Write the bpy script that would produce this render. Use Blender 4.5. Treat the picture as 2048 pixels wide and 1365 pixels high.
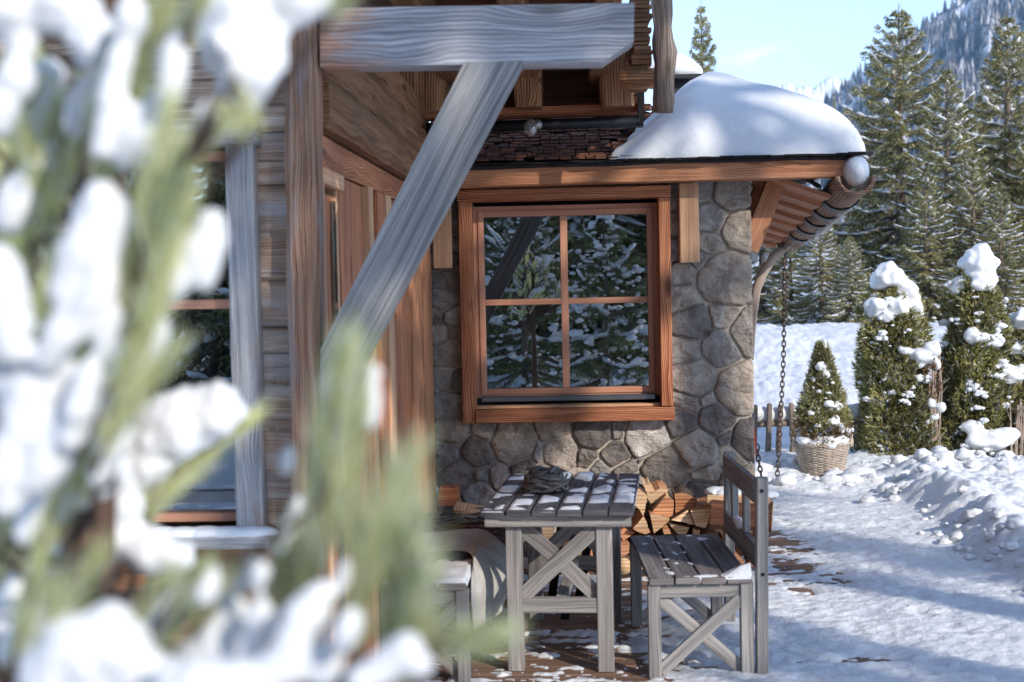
import bpy, math, random
import numpy as np
from mathutils import Vector, Matrix, noise as mnoise

for o in list(bpy.data.objects):
    bpy.data.objects.remove(o)
SC = bpy.context.scene
COL = SC.collection
RNG = random.Random(7)
RAD = math.radians

# ------------------------------------------------------------------ camera
FPX = 2844.4
CAM = np.array([0, 0, 1.78])
_ya, _pi, _ro = RAD(2.5), math.atan(122.5 / FPX), 0.021
CF = np.array([-math.sin(_ya) * math.cos(_pi), math.cos(_ya) * math.cos(_pi), -math.sin(_pi)])
_r0 = np.array([math.cos(_ya), math.sin(_ya), 0.0])
_u0 = np.cross(_r0, CF)
CR = _r0 * math.cos(_ro) - _u0 * math.sin(_ro)
CU = _u0 * math.cos(_ro) + _r0 * math.sin(_ro)
cd = bpy.data.cameras.new('camera')
cam = bpy.data.objects.new('camera', cd)
COL.objects.link(cam)
cam.matrix_world = Matrix(((CR[0], CU[0], -CF[0], CAM[0]), (CR[1], CU[1], -CF[1], CAM[1]), (CR[2], CU[2], -CF[2], CAM[2]), (0, 0, 0, 1)))
cd.sensor_width = 36
cd.lens = 50
cd.clip_start = 0.05
cd.clip_end = 20000
cd.dof.use_dof = True
cd.dof.focus_distance = 9.8
cd.dof.aperture_fstop = 3.2
cd.dof.aperture_blades = 9
SC.camera = cam

# ------------------------------------------------------------------ light
SUN_EL, SUN_AZ = RAD(27), RAD(140)          # azimuth from +Y towards +X
SUND = Vector((math.sin(SUN_AZ) * math.cos(SUN_EL), math.cos(SUN_AZ) * math.cos(SUN_EL), math.sin(SUN_EL)))
W = bpy.data.worlds.new('World')
SC.world = W
W.use_nodes = True
wn, wl = W.node_tree.nodes, W.node_tree.links
wn.clear()
wo = wn.new('ShaderNodeOutputWorld')
bg = wn.new('ShaderNodeBackground')
sky = wn.new('ShaderNodeTexSky')
sky.sky_type = 'NISHITA'
sky.sun_disc = False
sky.sun_elevation = SUN_EL
sky.sun_rotation = SUN_AZ
sky.altitude = 1800
sky.air_density = .8
sky.dust_density = 0.15
sky.ozone_density = 2.2
bg.inputs['Strength'].default_value = 0.15
# one faint cloud low in the sky
wtc = wn.new('ShaderNodeTexCoord'); wmp = wn.new('ShaderNodeMapping'); wl.new(wtc.outputs['Generated'], wmp.inputs[0]); wmp.inputs['Scale'].default_value = (28, 28, 75)
wno = wn.new('ShaderNodeTexNoise'); wno.inputs['Scale'].default_value = 1; wno.inputs['Detail'].default_value = 5; wno.inputs['Roughness'].default_value = .55; wl.new(wmp.outputs[0], wno.inputs['Vector'])
cdir = CF + CR * (1512 - 1024) / 2844.4 + CU * (682.5 - 112) / 2844.4
cdir = cdir / np.linalg.norm(cdir)
wsu = wn.new('ShaderNodeVectorMath'); wsu.operation = 'SUBTRACT'; wl.new(wtc.outputs['Generated'], wsu.inputs[0]); wsu.inputs[1].default_value = tuple(cdir)
wsc = wn.new('ShaderNodeVectorMath'); wsc.operation = 'MULTIPLY'; wl.new(wsu.outputs[0], wsc.inputs[0]); wsc.inputs[1].default_value = (1 / .036, 1 / .036, 1 / .011)
wle = wn.new('ShaderNodeVectorMath'); wle.operation = 'LENGTH'; wl.new(wsc.outputs[0], wle.inputs[0])
wmr = wn.new('ShaderNodeMapRange'); wl.new(wle.outputs['Value'], wmr.inputs[0]); wmr.inputs[1].default_value = .1; wmr.inputs[2].default_value = 1.0; wmr.inputs[3].default_value = .6; wmr.inputs[4].default_value = 0
wm2 = wn.new('ShaderNodeMapRange'); wl.new(wno.outputs['Fac'], wm2.inputs[0]); wm2.inputs[1].default_value = .36; wm2.inputs[2].default_value = .66
wmm = wn.new('ShaderNodeMath'); wmm.operation = 'MULTIPLY'; wl.new(wmr.outputs[0], wmm.inputs[0]); wl.new(wm2.outputs[0], wmm.inputs[1])
wmx = wn.new('ShaderNodeMix'); wmx.data_type = 'RGBA'; wl.new(wmm.outputs[0], wmx.inputs[0]); whs = wn.new('ShaderNodeHueSaturation'); whs.inputs['Saturation'].default_value = .8; wl.new(sky.outputs[0], whs.inputs['Color']); wl.new(whs.outputs[0], wmx.inputs[6]); wmx.inputs[7].default_value = (5.6, 5.5, 5.4, 1)
wl.new(wmx.outputs[2], bg.inputs[0])
wl.new(bg.outputs[0], wo.inputs[0])
sl = bpy.data.lights.new('sun', 'SUN')
sl.energy = 2.0
sl.angle = RAD(0.5)
sl.color = (1.0, 0.93, 0.83)
so = bpy.data.objects.new('sun', sl)
COL.objects.link(so)
so.rotation_euler = SUND.to_track_quat('Z', 'Y').to_euler()
vs = SC.view_settings
SC.display_settings.display_device = 'sRGB'
vs.view_transform = 'Standard'
vs.look = 'None'
vs.exposure = 1.38
vs.gamma = 1.0
vs.use_curve_mapping = False
SC.cycles.max_bounces = 6
SC.cycles.diffuse_bounces = 3
SC.cycles.glossy_bounces = 3
SC.cycles.transparent_max_bounces = 8
SC.cycles.caustics_reflective = False
SC.cycles.caustics_refractive = False
SC.cycles.use_denoising = True

# ------------------------------------------------------------------ helpers
def ray(px, py): return CF + CR * (px - 1024) / FPX + CU * (682.5 - py) / FPX
def on(ax, px, py, v):
    d = ray(px, py)
    return Vector(CAM + d * (v - CAM[ax]) / d[ax])
def onX(px, py, v): return on(0, px, py, v)
def onY(px, py, v): return on(1, px, py, v)
def onZ(px, py, v): return on(2, px, py, v)
def at(px, py, d): return Vector(CAM + ray(px, py) * d)

def tag(o, label=None, cat=None, group=None, kind=None):
    if label: o['label'] = label
    if cat: o['category'] = cat
    if group: o['group'] = group
    if kind: o['kind'] = kind
    return o
def empty(name, loc=(0, 0, 0), rz=0.0, label=None, cat=None, group=None):
    o = bpy.data.objects.new(name, None)
    COL.objects.link(o)
    o.location = loc
    o.rotation_euler = (0, 0, rz)
    o.empty_display_size = 0.1
    return tag(o, label, cat, group)
def copy_tree(o, parent=None):
    c = o.copy()
    COL.objects.link(c)
    if parent: c.parent = parent
    for ch in list(o.children): copy_tree(ch, c)
    return c
def link(name, me, mat=None, parent=None, smooth=False):
    o = bpy.data.objects.new(name, me)
    COL.objects.link(o)
    if mat is not None:
        for m in (mat if isinstance(mat, (list, tuple)) else [mat]): me.materials.append(m)
    if smooth: me.shade_smooth()
    if parent is not None:
        o.parent = parent
    return o
def np_mesh(name, V, F, mat, parent=None, smooth=False, uv=None, fcol=None, mi=None):
    V = np.asarray(V, dtype=np.float32)
    F = np.asarray(F, dtype=np.int32)
    me = bpy.data.meshes.new(name)
    n, k = F.shape
    me.vertices.add(len(V))
    me.vertices.foreach_set('co', V.ravel())
    me.loops.add(n * k)
    me.loops.foreach_set('vertex_index', F.ravel())
    me.polygons.add(n)
    me.polygons.foreach_set('loop_start', np.arange(0, n * k, k, dtype=np.int32))
    if uv is not None:
        l = me.uv_layers.new(name='UVMap')
        l.data.foreach_set('uv', np.asarray(uv, dtype=np.float32).ravel())
    if mi is not None: me.polygons.foreach_set('material_index', np.asarray(mi, dtype=np.int32))
    me.update(calc_edges=True)
    me.validate()
    return link(name, me, mat, parent, smooth)

def vnoise(x, y, seed=0):
    x = np.asarray(x, dtype=np.float64); y = np.asarray(y, dtype=np.float64)
    xi = np.floor(x).astype(np.int64); yi = np.floor(y).astype(np.int64)
    fx = x - xi; fy = y - yi
    fx = fx * fx * fx * (fx * (fx * 6 - 15) + 10); fy = fy * fy * fy * (fy * (fy * 6 - 15) + 10)
    def h(a, b):
        n = (a * 374761393 + b * 668265263 + seed * 1442695041) & 0xFFFFFFFF
        n = ((n ^ (n >> 13)) * 1274126177) & 0xFFFFFFFF
        n = ((n ^ (n >> 16)) * 2246822519) & 0xFFFFFFFF
        return ((n ^ (n >> 15)) & 0xFFFF) / 65535.0
    return ((h(xi, yi) * (1 - fx) + h(xi + 1, yi) * fx) * (1 - fy) + (h(xi, yi + 1) * (1 - fx) + h(xi + 1, yi + 1) * fx) * fy) * 2 - 1
def fbm(x, y, oct=4, seed=0, gain=0.5):
    s = 0; a = 1.0; t = 0
    for i in range(oct):
        s = s + a * vnoise(x * 2 ** i + 17.3 * i, y * 2 ** i - 9.1 * i, seed + i); t += a; a *= gain
    return s / t
def sstep(a, b, x):
    t = np.clip((np.asarray(x, dtype=float) - a) / (b - a), 0, 1)
    return t * t * (3 - 2 * t)

class MB:
    """collects beams, tubes and polygons and links them as one mesh"""
    def __init__(s): s.v = []; s.f = []; s.uv = []; s.mi = []
    def _rings(s, rings, us, vs_, mi=0, cap=True, capmi=None):
        n = len(rings[0]); b = len(s.v)
        for r in rings: s.v.extend(tuple(p) for p in r)
        for i in range(len(rings) - 1):
            for j in range(n):
                k = (j + 1) % n
                s.f.append((b + i * n + j, b + i * n + k, b + (i + 1) * n + k, b + (i + 1) * n + j))
                s.uv.append(((us[i], vs_[j]), (us[i], vs_[j + 1]), (us[i + 1], vs_[j + 1]), (us[i + 1], vs_[j])))
                s.mi.append(mi)
        if cap:
            for ri, rev in ((0, True), (len(rings) - 1, False)):
                idx = [b + ri * n + j for j in range(n)]
                if rev: idx = idx[::-1]
                c = sum((Vector(s.v[i]) for i in idx), Vector()) / n
                s.f.append(tuple(idx))
                s.uv.append(tuple((us[ri] + (Vector(s.v[i]) - c).x * .6 + (Vector(s.v[i]) - c).y * .4, vs_[0] + (Vector(s.v[i]) - c).z + .3) for i in idx))
                s.mi.append(mi if capmi is None else capmi)
    def beam(s, p0, p1, w, h, side=None, seg=5, jit=0.0, cham=0.08, mi=0, capmi=None, w1=None, h1=None):
        p0 = Vector(p0); p1 = Vector(p1); a = p1 - p0; L = a.length; a.normalize()
        if side is None: side = Vector((1, 0, 0)) if abs(a.x) < .7 else Vector((0, 1, 0))
        sd = Vector(side); sd = (sd - a * sd.dot(a)).normalized(); t = a.cross(sd)
        w1 = w if w1 is None else w1; h1 = h if h1 is None else h1
        rings = []; us = []; o = RNG.uniform(0, 40); vo = RNG.uniform(0, 40); sd_ = RNG.uniform(0, 90)
        for i in range(seg + 1):
            k = i / seg; ww = w + (w1 - w) * k; hh = h + (h1 - h) * k; c = cham * min(ww, hh)
            P = [(-ww / 2, -hh / 2 + c), (-ww / 2 + c, -hh / 2), (ww / 2 - c, -hh / 2), (ww / 2, -hh / 2 + c), (ww / 2, hh / 2 - c), (ww / 2 - c, hh / 2), (-ww / 2 + c, hh / 2), (-ww / 2, hh / 2 - c)]
            r = []
            for (x, y) in P:
                q = p0 + a * (L * k) + sd * x + t * y
                if jit:
                    nz = mnoise.noise_vector(Vector((q.x * 4 + sd_, q.y * 4, q.z * 4))) * jit
                    q = q + sd * nz.x + t * nz.y
                r.append(q)
            rings.append(r); us.append(o + L * k)
        pr = [0]
        for j in range(8): pr.append(pr[-1] + (rings[0][(j + 1) % 8] - rings[0][j]).length)
        s._rings(rings, us, [vo + x for x in pr], mi, True, capmi)
        return s
    def box(s, c, d, mi=0, cham=0.04, jit=0.0):
        c = Vector(c); k = max(range(3), key=lambda i: d[i]); a = Vector((0, 0, 0)); a[k] = d[k] / 2
        ax = [(1, 2, 0), (0, 2, 1), (0, 1, 2)][k]
        sd = Vector((0, 0, 0)); sd[ax[0]] = 1
        return s.beam(c - a, c + a, d[ax[0]], d[ax[1]], sd, 4, jit, cham, mi)
    def tube(s, pts, rads, n=10, jit=0.0, mi=0, cap=True, capmi=None, flat=1.0):
        pts = [Vector(p) for p in pts]
        if not hasattr(rads, '__len__'): rads = [rads] * len(pts)
        rings = []; us = []; u = RNG.uniform(0, 40); vo = RNG.uniform(0, 40); sd_ = RNG.uniform(0, 90); prev = None
        for i, p in enumerate(pts):
            t = (pts[min(i + 1, len(pts) - 1)] - pts[max(i - 1, 0)]).normalized()
            if prev is None:
                ref = Vector((0, 0, 1)) if abs(t.z) < .9 else Vector((1, 0, 0)); x = (ref - t * ref.dot(t)).normalized()
            else: x = (prev - t * prev.dot(t)).normalized()
            prev = x; y = t.cross(x)
            if i: u += (p - pts[i - 1]).length
            us.append(u); r = []
            for j in range(n):
                an = 2 * math.pi * j / n; rr = rads[i]
                q = p + x * math.cos(an) * rr + y * math.sin(an) * rr * flat
                if jit: q = p + (q - p) * (1 + jit * mnoise.noise(Vector((q.x * 7 + sd_, q.y * 7, q.z * 7))))
                r.append(q)
            rings.append(r)
        R = max(rads)
        s._rings(rings, us, [vo + 2 * math.pi * R * j / n for j in range(n + 1)], mi, cap, capmi)
        return s
    def prism(s, poly, off, mi=0, capmi=None):
        """poly: list of points, extruded by vector off"""
        off = Vector(off); A = [Vector(p) for p in poly]; rings = [A, [p + off for p in A]]
        pr = [0]
        for j in range(len(A)): pr.append(pr[-1] + (A[(j + 1) % len(A)] - A[j]).length)
        o = RNG.uniform(0, 40); vo = RNG.uniform(0, 40)
        s._rings(rings, [o, o + off.length], [vo + x for x in pr], mi, True, capmi)
        return s
    def build(s, name, mat, parent=None, smooth=False):
        me = bpy.data.meshes.new(name)
        me.from_pydata(s.v, [], s.f)
        l = me.uv_layers.new(name='UVMap')
        flat = [c for f in s.uv for q in f for c in q]
        l.data.foreach_set('uv', flat)
        me.polygons.foreach_set('material_index', s.mi)
        me.update()
        return link(name, me, mat, parent, smooth)

# icosphere template for lumps
def _ico(level):
    t = (1 + 5 ** .5) / 2
    v = [(-1, t, 0), (1, t, 0), (-1, -t, 0), (1, -t, 0), (0, -1, t), (0, 1, t), (0, -1, -t), (0, 1, -t), (t, 0, -1), (t, 0, 1), (-t, 0, -1), (-t, 0, 1)]
    v = [np.array(p) / np.linalg.norm(p) for p in v]
    f = [(0, 11, 5), (0, 5, 1), (0, 1, 7), (0, 7, 10), (0, 10, 11), (1, 5, 9), (5, 11, 4), (11, 10, 2), (10, 7, 6), (7, 1, 8), (3, 9, 4), (3, 4, 2), (3, 2, 6), (3, 6, 8), (3, 8, 9), (4, 9, 5), (2, 4, 11), (6, 2, 10), (8, 6, 7), (9, 8, 1)]
    for _ in range(level):
        c = {}; nf = []
        def mid(a, b):
            k = (min(a, b), max(a, b))
            if k not in c:
                p = v[a] + v[b]; v.append(p / np.linalg.norm(p)); c[k] = len(v) - 1
            return c[k]
        for a, b, d in f:
            x, y, z = mid(a, b), mid(b, d), mid(d, a)
            nf += [(a, x, z), (b, y, x), (d, z, y), (x, y, z)]
        f = nf
    return np.array(v), np.array(f)
ICO = [_ico(i) for i in range(5)]
def lumps(name, items, mat, parent=None, level=3, amp=0.18, freq=1.6, voxel=None, smooth_it=0, seed=0):
    """items: (center, (rx,ry,rz)); noisy ellipsoids joined in one mesh, optionally fused"""
    Vs, Fs, b = [], [], 0
    iv, ifc = ICO[level]
    for n, (c, r) in enumerate(items):
        r = np.array(r if hasattr(r, '__len__') else (r, r, r), dtype=float)
        s = seed * 13.7 + n * 5.1
        nz = np.array([mnoise.noise(Vector((p[0] * freq + s, p[1] * freq - s, p[2] * freq + 2 * s))) + .4 * mnoise.noise(Vector((p[0] * freq * 2.7 + s, p[1] * freq * 2.7 - s, p[2] * freq * 2.7 + 2 * s))) for p in iv])
        Vs.append(np.array(c)[None, :] + iv * r[None, :] * (1 + amp * nz)[:, None]); Fs.append(ifc + b); b += len(iv)
    o = np_mesh(name, np.concatenate(Vs), np.concatenate(Fs), mat, parent, True)
    if voxel:
        m = o.modifiers.new('fuse', 'REMESH'); m.mode = 'VOXEL'; m.voxel_size = voxel; m.use_smooth_shade = True
        if smooth_it:
            m2 = o.modifiers.new('soften', 'SMOOTH'); m2.iterations = smooth_it; m2.factor = .5
    return o
def patch(name, x0, x1, y0, y1, z, hfun, mat, parent=None, step=0.02, keep=0.0):
    """thin snow lying on a flat surface: a height field kept only where it is thick enough"""
    xs = np.arange(x0, x1 + step / 2, step); ys = np.arange(y0, y1 + step / 2, step)
    X, Y = np.meshgrid(xs, ys)
    H = hfun(X, Y)
    nx = len(xs); ny = len(ys)
    V = np.stack([X, Y, z + np.maximum(H, -0.012)], -1).reshape(-1, 3)
    i = np.arange(nx * ny).reshape(ny, nx)
    F = np.stack([i[:-1, :-1], i[:-1, 1:], i[1:, 1:], i[1:, :-1]], -1).reshape(-1, 4)
    hm = H.reshape(-1)[F].max(1)
    F = F[hm > keep]
    u, inv = np.unique(F.ravel(), return_inverse=True)
    return np_mesh(name, V[u], inv.reshape(-1, 4), mat, parent, True)

# ------------------------------------------------------------------ materials
def srgb(r, g, b):
    f = lambda c: (c / 255 / 12.92) if c <= 10 else ((c / 255 + .055) / 1.055) ** 2.4
    return (f(r), f(g), f(b), 1)
class NT:
    def __init__(s, name):
        s.m = bpy.data.materials.new(name); s.m.use_nodes = True
        s.t = s.m.node_tree; s.n = s.t.nodes; s.l = s.t.links; s.n.clear()
        s.out = s.n.new('ShaderNodeOutputMaterial')
    def N(s, ty, **kw):
        x = s.n.new(ty)
        for k, v in kw.items():
            if k.startswith('_'): setattr(x, k[1:], v)
        return x
    def put(s, node, **ins):
        for k, v in ins.items():
            i = node.inputs[k.replace('__', ' ')]
            if hasattr(v, 'is_output') or isinstance(v, bpy.types.NodeSocket): s.l.new(v, i)
            else: i.default_value = v
        return node
    def math(s, op, a, b=None, clamp=False):
        x = s.n.new('ShaderNodeMath'); x.operation = op; x.use_clamp = clamp
        for i, v in enumerate((a, b)):
            if v is None: continue
            if isinstance(v, bpy.types.NodeSocket): s.l.new(v, x.inputs[i])
            else: x.inputs[i].default_value = v
        return x.outputs[0]
    def noise(s, vec, scale=1, detail=4, rough=.5, dist=0.0, dim='3D'):
        x = s.n.new('ShaderNodeTexNoise'); x.noise_dimensions = dim
        if vec is not None: s.l.new(vec, x.inputs['Vector'])
        x.inputs['Scale'].default_value = scale; x.inputs['Detail'].default_value = detail
        x.inputs['Roughness'].default_value = rough; x.inputs['Distortion'].default_value = dist
        return x.outputs['Fac']
    def mapping(s, vec, scale=(1, 1, 1), loc=(0, 0, 0)):
        x = s.n.new('ShaderNodeMapping'); s.l.new(vec, x.inputs[0]); x.inputs['Scale'].default_value = scale; x.inputs['Location'].default_value = loc
        return x.outputs[0]
    def ramp(s, fac, stops):
        x = s.n.new('ShaderNodeValToRGB'); s.l.new(fac, x.inputs[0]); e = x.color_ramp.elements
        while len(e) < len(stops): e.new(.5)
        for i, (p, c) in enumerate(stops): e[i].position = p; e[i].color = c
        return x.outputs[0]
    def mrange(s, v, a, b, c=0.0, d=1.0):
        x = s.n.new('ShaderNodeMapRange'); s.l.new(v, x.inputs[0])
        for i, q in enumerate((a, b, c, d)): x.inputs[i + 1].default_value = q
        return x.outputs[0]
    def mix(s, fac, a, b, mode='MIX'):
        x = s.n.new('ShaderNodeMix'); x.data_type = 'RGBA'; x.blend_type = mode
        for sock, v in ((x.inputs[0], fac), (x.inputs[6], a), (x.inputs[7], b)):
            if isinstance(v, bpy.types.NodeSocket): s.l.new(v, sock)
            else: sock.default_value = v
        return x.outputs[2]
    def bump(s, h, strength=.3, dist=.01, normal=None):
        x = s.n.new('ShaderNodeBump'); s.l.new(h, x.inputs['Height']); x.inputs['Strength'].default_value = strength; x.inputs['Distance'].default_value = dist
        if normal is not None: s.l.new(normal, x.inputs['Normal'])
        return x.outputs[0]
    def bsdf(s, col, rough=.7, normal=None, spec=.3, **kw):
        x = s.n.new('ShaderNodeBsdfPrincipled')
        s.put(x, **{'Base__Color': col, 'Roughness': rough, 'Specular__IOR__Level': spec}, **kw)
        if normal is not None: s.l.new(normal, x.inputs['Normal'])
        return x.outputs[0]
    def done(s, shader):
        s.l.new(shader, s.out.inputs[0]); return s.m

def wood(name, dark, mid, light, knot=0.6, knotc=None, crack=0.5, rough=.75, bump=.5, ring=.45, blot=None, blotamt=0.0, freq=1.0, kd=(1.9, 6.0)):
    freq = freq * 1.55
    t = NT(name)
    uv = t.N('ShaderNodeUVMap').outputs[0]
    wv = t.noise(t.mapping(uv, (1.3, 5, 1)), 1, 2)
    vo = t.n.new('ShaderNodeTexVoronoi'); vo.feature = 'F1'
    t.l.new(t.mapping(uv, (kd[0], kd[1], 1)), vo.inputs['Vector']); vo.inputs['Scale'].default_value = 1
    kn = vo.outputs['Distance']
    # grain bends round the knots
    bend = t.math('MULTIPLY', t.math('SUBTRACT', wv, .5), .03)
    sep = t.n.new('ShaderNodeSeparateXYZ'); t.l.new(uv, sep.inputs[0])
    kb = t.math('MULTIPLY', t.mrange(kn, .0, .45, 1, 0), .03 * (knot > 0))
    v2 = t.math('ADD', t.math('ADD', sep.outputs[1], bend), kb)
    cmb = t.n.new('ShaderNodeCombineXYZ'); t.l.new(sep.outputs[0], cmb.inputs[0]); t.l.new(v2, cmb.inputs[1])
    g1 = t.noise(t.mapping(cmb.outputs[0], (1.6, 55 * freq, 1)), 1, 6, .6)
    g2 = t.noise(t.mapping(cmb.outputs[0], (.8, 20 * freq, 1)), 1, 5, .62, .4)
    wave = t.n.new('ShaderNodeTexWave'); wave.bands_direction = 'Y'
    t.l.new(t.mapping(cmb.outputs[0], (.25, 1, 1)), wave.inputs['Vector'])
    t.put(wave, Scale=24 * freq, Distortion=5, Detail=3, Detail__Scale=.8)
    f = t.math('ADD', t.math('MULTIPLY', g1, .46), t.math('ADD', t.math('MULTIPLY', g2, .54 - .2 * ring), t.math('MULTIPLY', wave.outputs['Fac'], .2 * ring)))
    col = t.ramp(f, [(.34, dark), (.5, mid), (.66, light)])
    big = t.noise(t.mapping(uv, (.9, 3, 1), (3, 8, 0)), 1, 3)
    col = t.mix(1.0, col, t.ramp(big, [(.3, (.72, .72, .72, 1)), (.7, (1.22, 1.2, 1.18, 1))]), 'MULTIPLY')
    if blot is not None:
        bl = t.noise(t.mapping(uv, (1.8, 9, 1), (11, 2, 0)), 1, 5, .6)
        col = t.mix(t.mrange(bl, .62 - .25 * blotamt, .80 - .25 * blotamt), col, blot)
    if knot:
        kf = t.mrange(kn, .08, .17, knot, 0)
        col = t.mix(kf, col, knotc or (dark[0] * .45, dark[1] * .4, dark[2] * .4, 1))
    cr = t.noise(t.mapping(cmb.outputs[0], (.9, 85 * freq, 1), (5, 5, 0)), 1, 2)
    cf = t.mrange(cr, .66, .74, 0, crack)
    col = t.mix(cf, col, (dark[0] * .3, dark[1] * .3, dark[2] * .3, 1))
    h = t.math('SUBTRACT', f, t.math('MULTIPLY', cf, .8))
    return t.done(t.bsdf(col, rough, t.bump(h, bump, .004), .25))

def snow_mat(name, scale=1.0, strength=.5, dirt=0.0):
    t = NT(name)
    oc = t.N('ShaderNodeNewGeometry').outputs['Position']
    a = t.noise(oc, 28 * scale, 5, .6); b = t.noise(oc, 160 * scale, 3, .6)
    h = t.math('ADD', a, t.math('MULTIPLY', b, .35))
    col = t.ramp(t.noise(oc, 3.5, 4, .6), [(.3, (.69, .70, .72, 1)), (.7, (.77, .775, .78, 1))])
    if dirt:
        d = t.noise(t.mapping(oc, (1.2, 6, 6)), 3, 6, .65)
        col = t.mix(t.mrange(d, .60, .75, 0, dirt), col, (.33, .28, .23, 1))
    return t.done(t.bsdf(col, .55, t.bump(h, strength, .012), .25))

def leaf_mat(name, cols, trans=.25, rough=.6):
    t = NT(name)
    g = t.N('ShaderNodeNewGeometry')
    col = t.ramp(g.outputs['Random Per Island'], cols)
    big = t.noise(g.outputs['Position'], 2.2, 3)
    col = t.mix(1.0, col, t.ramp(big, [(.35, (.7, .72, .7, 1)), (.65, (1.25, 1.22, 1.1, 1))]), 'MULTIPLY')
    p = t.bsdf(col, rough, None, .25)
    tr = t.n.new('ShaderNodeBsdfTranslucent'); t.l.new(col, tr.inputs[0])
    mx = t.n.new('ShaderNodeMixShader'); mx.inputs[0].default_value = trans
    t.l.new(p, mx.inputs[1]); t.l.new(tr.outputs[0], mx.inputs[2])
    return t.done(mx.outputs[0])
def plain(name, col, rough=.6, var=.15, scale=8, bump=.2, metal=0.0):
    t = NT(name)
    oc = t.N('ShaderNodeNewGeometry').outputs['Position']
    n = t.noise(oc, scale, 5, .6)
    c = t.mix(1.0, col, t.ramp(n, [(.3, (1 - var,) * 3 + (1,)), (.7, (1 + var,) * 3 + (1,))]), 'MULTIPLY')
    return t.done(t.bsdf(c, rough, t.bump(t.noise(oc, scale * 6, 4), bump, .005), .4, Metallic=metal))
M = {}
M['grey'] = wood('weathered_grey_wood', srgb(76, 76, 78), srgb(134, 133, 133), srgb(182, 180, 178), .75, srgb(70, 60, 54), .75, .8, .8, .6, srgb(104, 100, 98), .15, 1.6, (1.1, 4.2))
M['grey_stain'] = wood('weathered_grey_wood_stained', srgb(88, 88, 92), srgb(150, 149, 150), srgb(198, 195, 192), .55, srgb(80, 60, 50), .5, .8, .6, .6, srgb(140, 108, 84), .35)
M['post'] = wood('old_post_wood', srgb(84, 52, 36), srgb(152, 110, 84), srgb(198, 172, 150), .8, srgb(48, 26, 16), .6, .8, .7, .8, srgb(128, 124, 126), .45)
M['log'] = wood('old_log_wood', srgb(112, 86, 70), srgb(178, 150, 130), srgb(216, 200, 186), .5, srgb(70, 42, 30), .9, .8, .8, .5, srgb(188, 182, 180), .5, .8)
M['logdark'] = wood('brown_hewn_wood', srgb(84, 56, 38), srgb(138, 100, 72), srgb(172, 134, 102), .7, srgb(46, 26, 16), .8, .8, .8, .5, None, 0, .7)
M['hewn'] = wood('hewn_end_wood', srgb(104, 66, 42), srgb(168, 120, 84), srgb(206, 164, 124), .7, srgb(60, 34, 20), .5, .8, 1.0, .9, None, 0, .5, (6, 8))
M['larch'] = wood('larch_wood', srgb(134, 80, 52), srgb(184, 124, 88), srgb(216, 164, 124), .75, srgb(70, 32, 20), .35, .6, .4, .9)
M['larchred'] = wood('red_larch_wood', srgb(110, 58, 36), srgb(168, 104, 70), srgb(208, 148, 108), .75, srgb(60, 26, 16), .35, .6, .4, .9, None, 0, .7)
M['larchpale'] = wood('pale_larch_wood', srgb(160, 112, 80), srgb(202, 158, 122), srgb(226, 188, 152), .7, srgb(96, 52, 34), .35, .65, .4, .6)
M['sash'] = wood('planed_larch_sash', srgb(176, 118, 92), srgb(194, 140, 112), srgb(208, 158, 130), 0, None, .08, .5, .15, .4)
M['dark'] = wood('dark_stained_wood', srgb(52, 32, 24), srgb(92, 58, 42), srgb(128, 86, 62), .6, srgb(28, 16, 12), .6, .75, .6, .6)
M['bench'] = wood('garden_furniture_wood', srgb(90, 87, 87), srgb(142, 138, 135), srgb(182, 177, 171), .3, srgb(60, 50, 46), .45, .75, .5, .5, srgb(104, 84, 70), .2)
M['benchdark'] = wood('dark_seat_wood', srgb(68, 65, 67), srgb(118, 112, 111), srgb(156, 149, 144), .3, srgb(34, 30, 30), .5, .7, .5, .5, srgb(84, 66, 54), .3)
M['tabletop'] = wood('dark_table_wood', srgb(52, 52, 58), srgb(88, 86, 90), srgb(124, 118, 116), .3, srgb(34, 30, 30), .5, .6, .5, .5)
M['deck'] = wood('deck_wood', srgb(70, 50, 42), srgb(122, 96, 80), srgb(158, 132, 114), .4, srgb(46, 30, 24), .6, .75, .5, .5, srgb(84, 60, 48), .3)
M['bark'] = wood('bark', srgb(48, 34, 28), srgb(88, 68, 56), srgb(130, 112, 98), 0, None, .9, .9, 1.0, .3, None, 0, .5)
M['spruce_bark'] = wood('spruce_bark', srgb(60, 50, 44), srgb(110, 96, 86), srgb(150, 138, 128), 0, None, .9, .9, 1.0, .3, None, 0, .5)
M['polelog'] = wood('peeled_log', srgb(50, 38, 32), srgb(118, 100, 88), srgb(184, 168, 152), .8, srgb(40, 26, 20), .8, .8, 1.0, .4, srgb(74, 48, 34), .5, .6)
M['gutterlog'] = wood('gutter_log', srgb(86, 62, 48), srgb(140, 110, 90), srgb(184, 158, 138), .7, srgb(60, 34, 24), .7, .7, .8, 1.0, srgb(160, 96, 66), .3, .6)
M['cut'] = wood('cut_wood', srgb(168, 128, 92), srgb(206, 170, 132), srgb(226, 196, 160), 0, None, .5, .8, .6, .8, srgb(196, 132, 92), .25, .4)
M['cutred'] = wood('cut_wood_red', srgb(150, 94, 62), srgb(196, 138, 100), srgb(218, 170, 132), 0, None, .5, .8, .6, .8, srgb(150, 96, 66), .3, .4)
M['fence'] = wood('fence_wood', srgb(74, 64, 58), srgb(124, 110, 100), srgb(160, 146, 134), .4, srgb(50, 40, 34), .7, .85, .8, .4)
M['branch'] = wood('bare_branch', srgb(110, 92, 80), srgb(164, 146, 132), srgb(200, 186, 172), .4, srgb(84, 64, 52), .5, .8, .7, .4)
M['drift'] = wood('driftwood', srgb(54, 50, 50), srgb(96, 90, 87), srgb(156, 150, 145), 0, None, .6, .8, .6, .4)
M['snow'] = snow_mat('snow')
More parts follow.
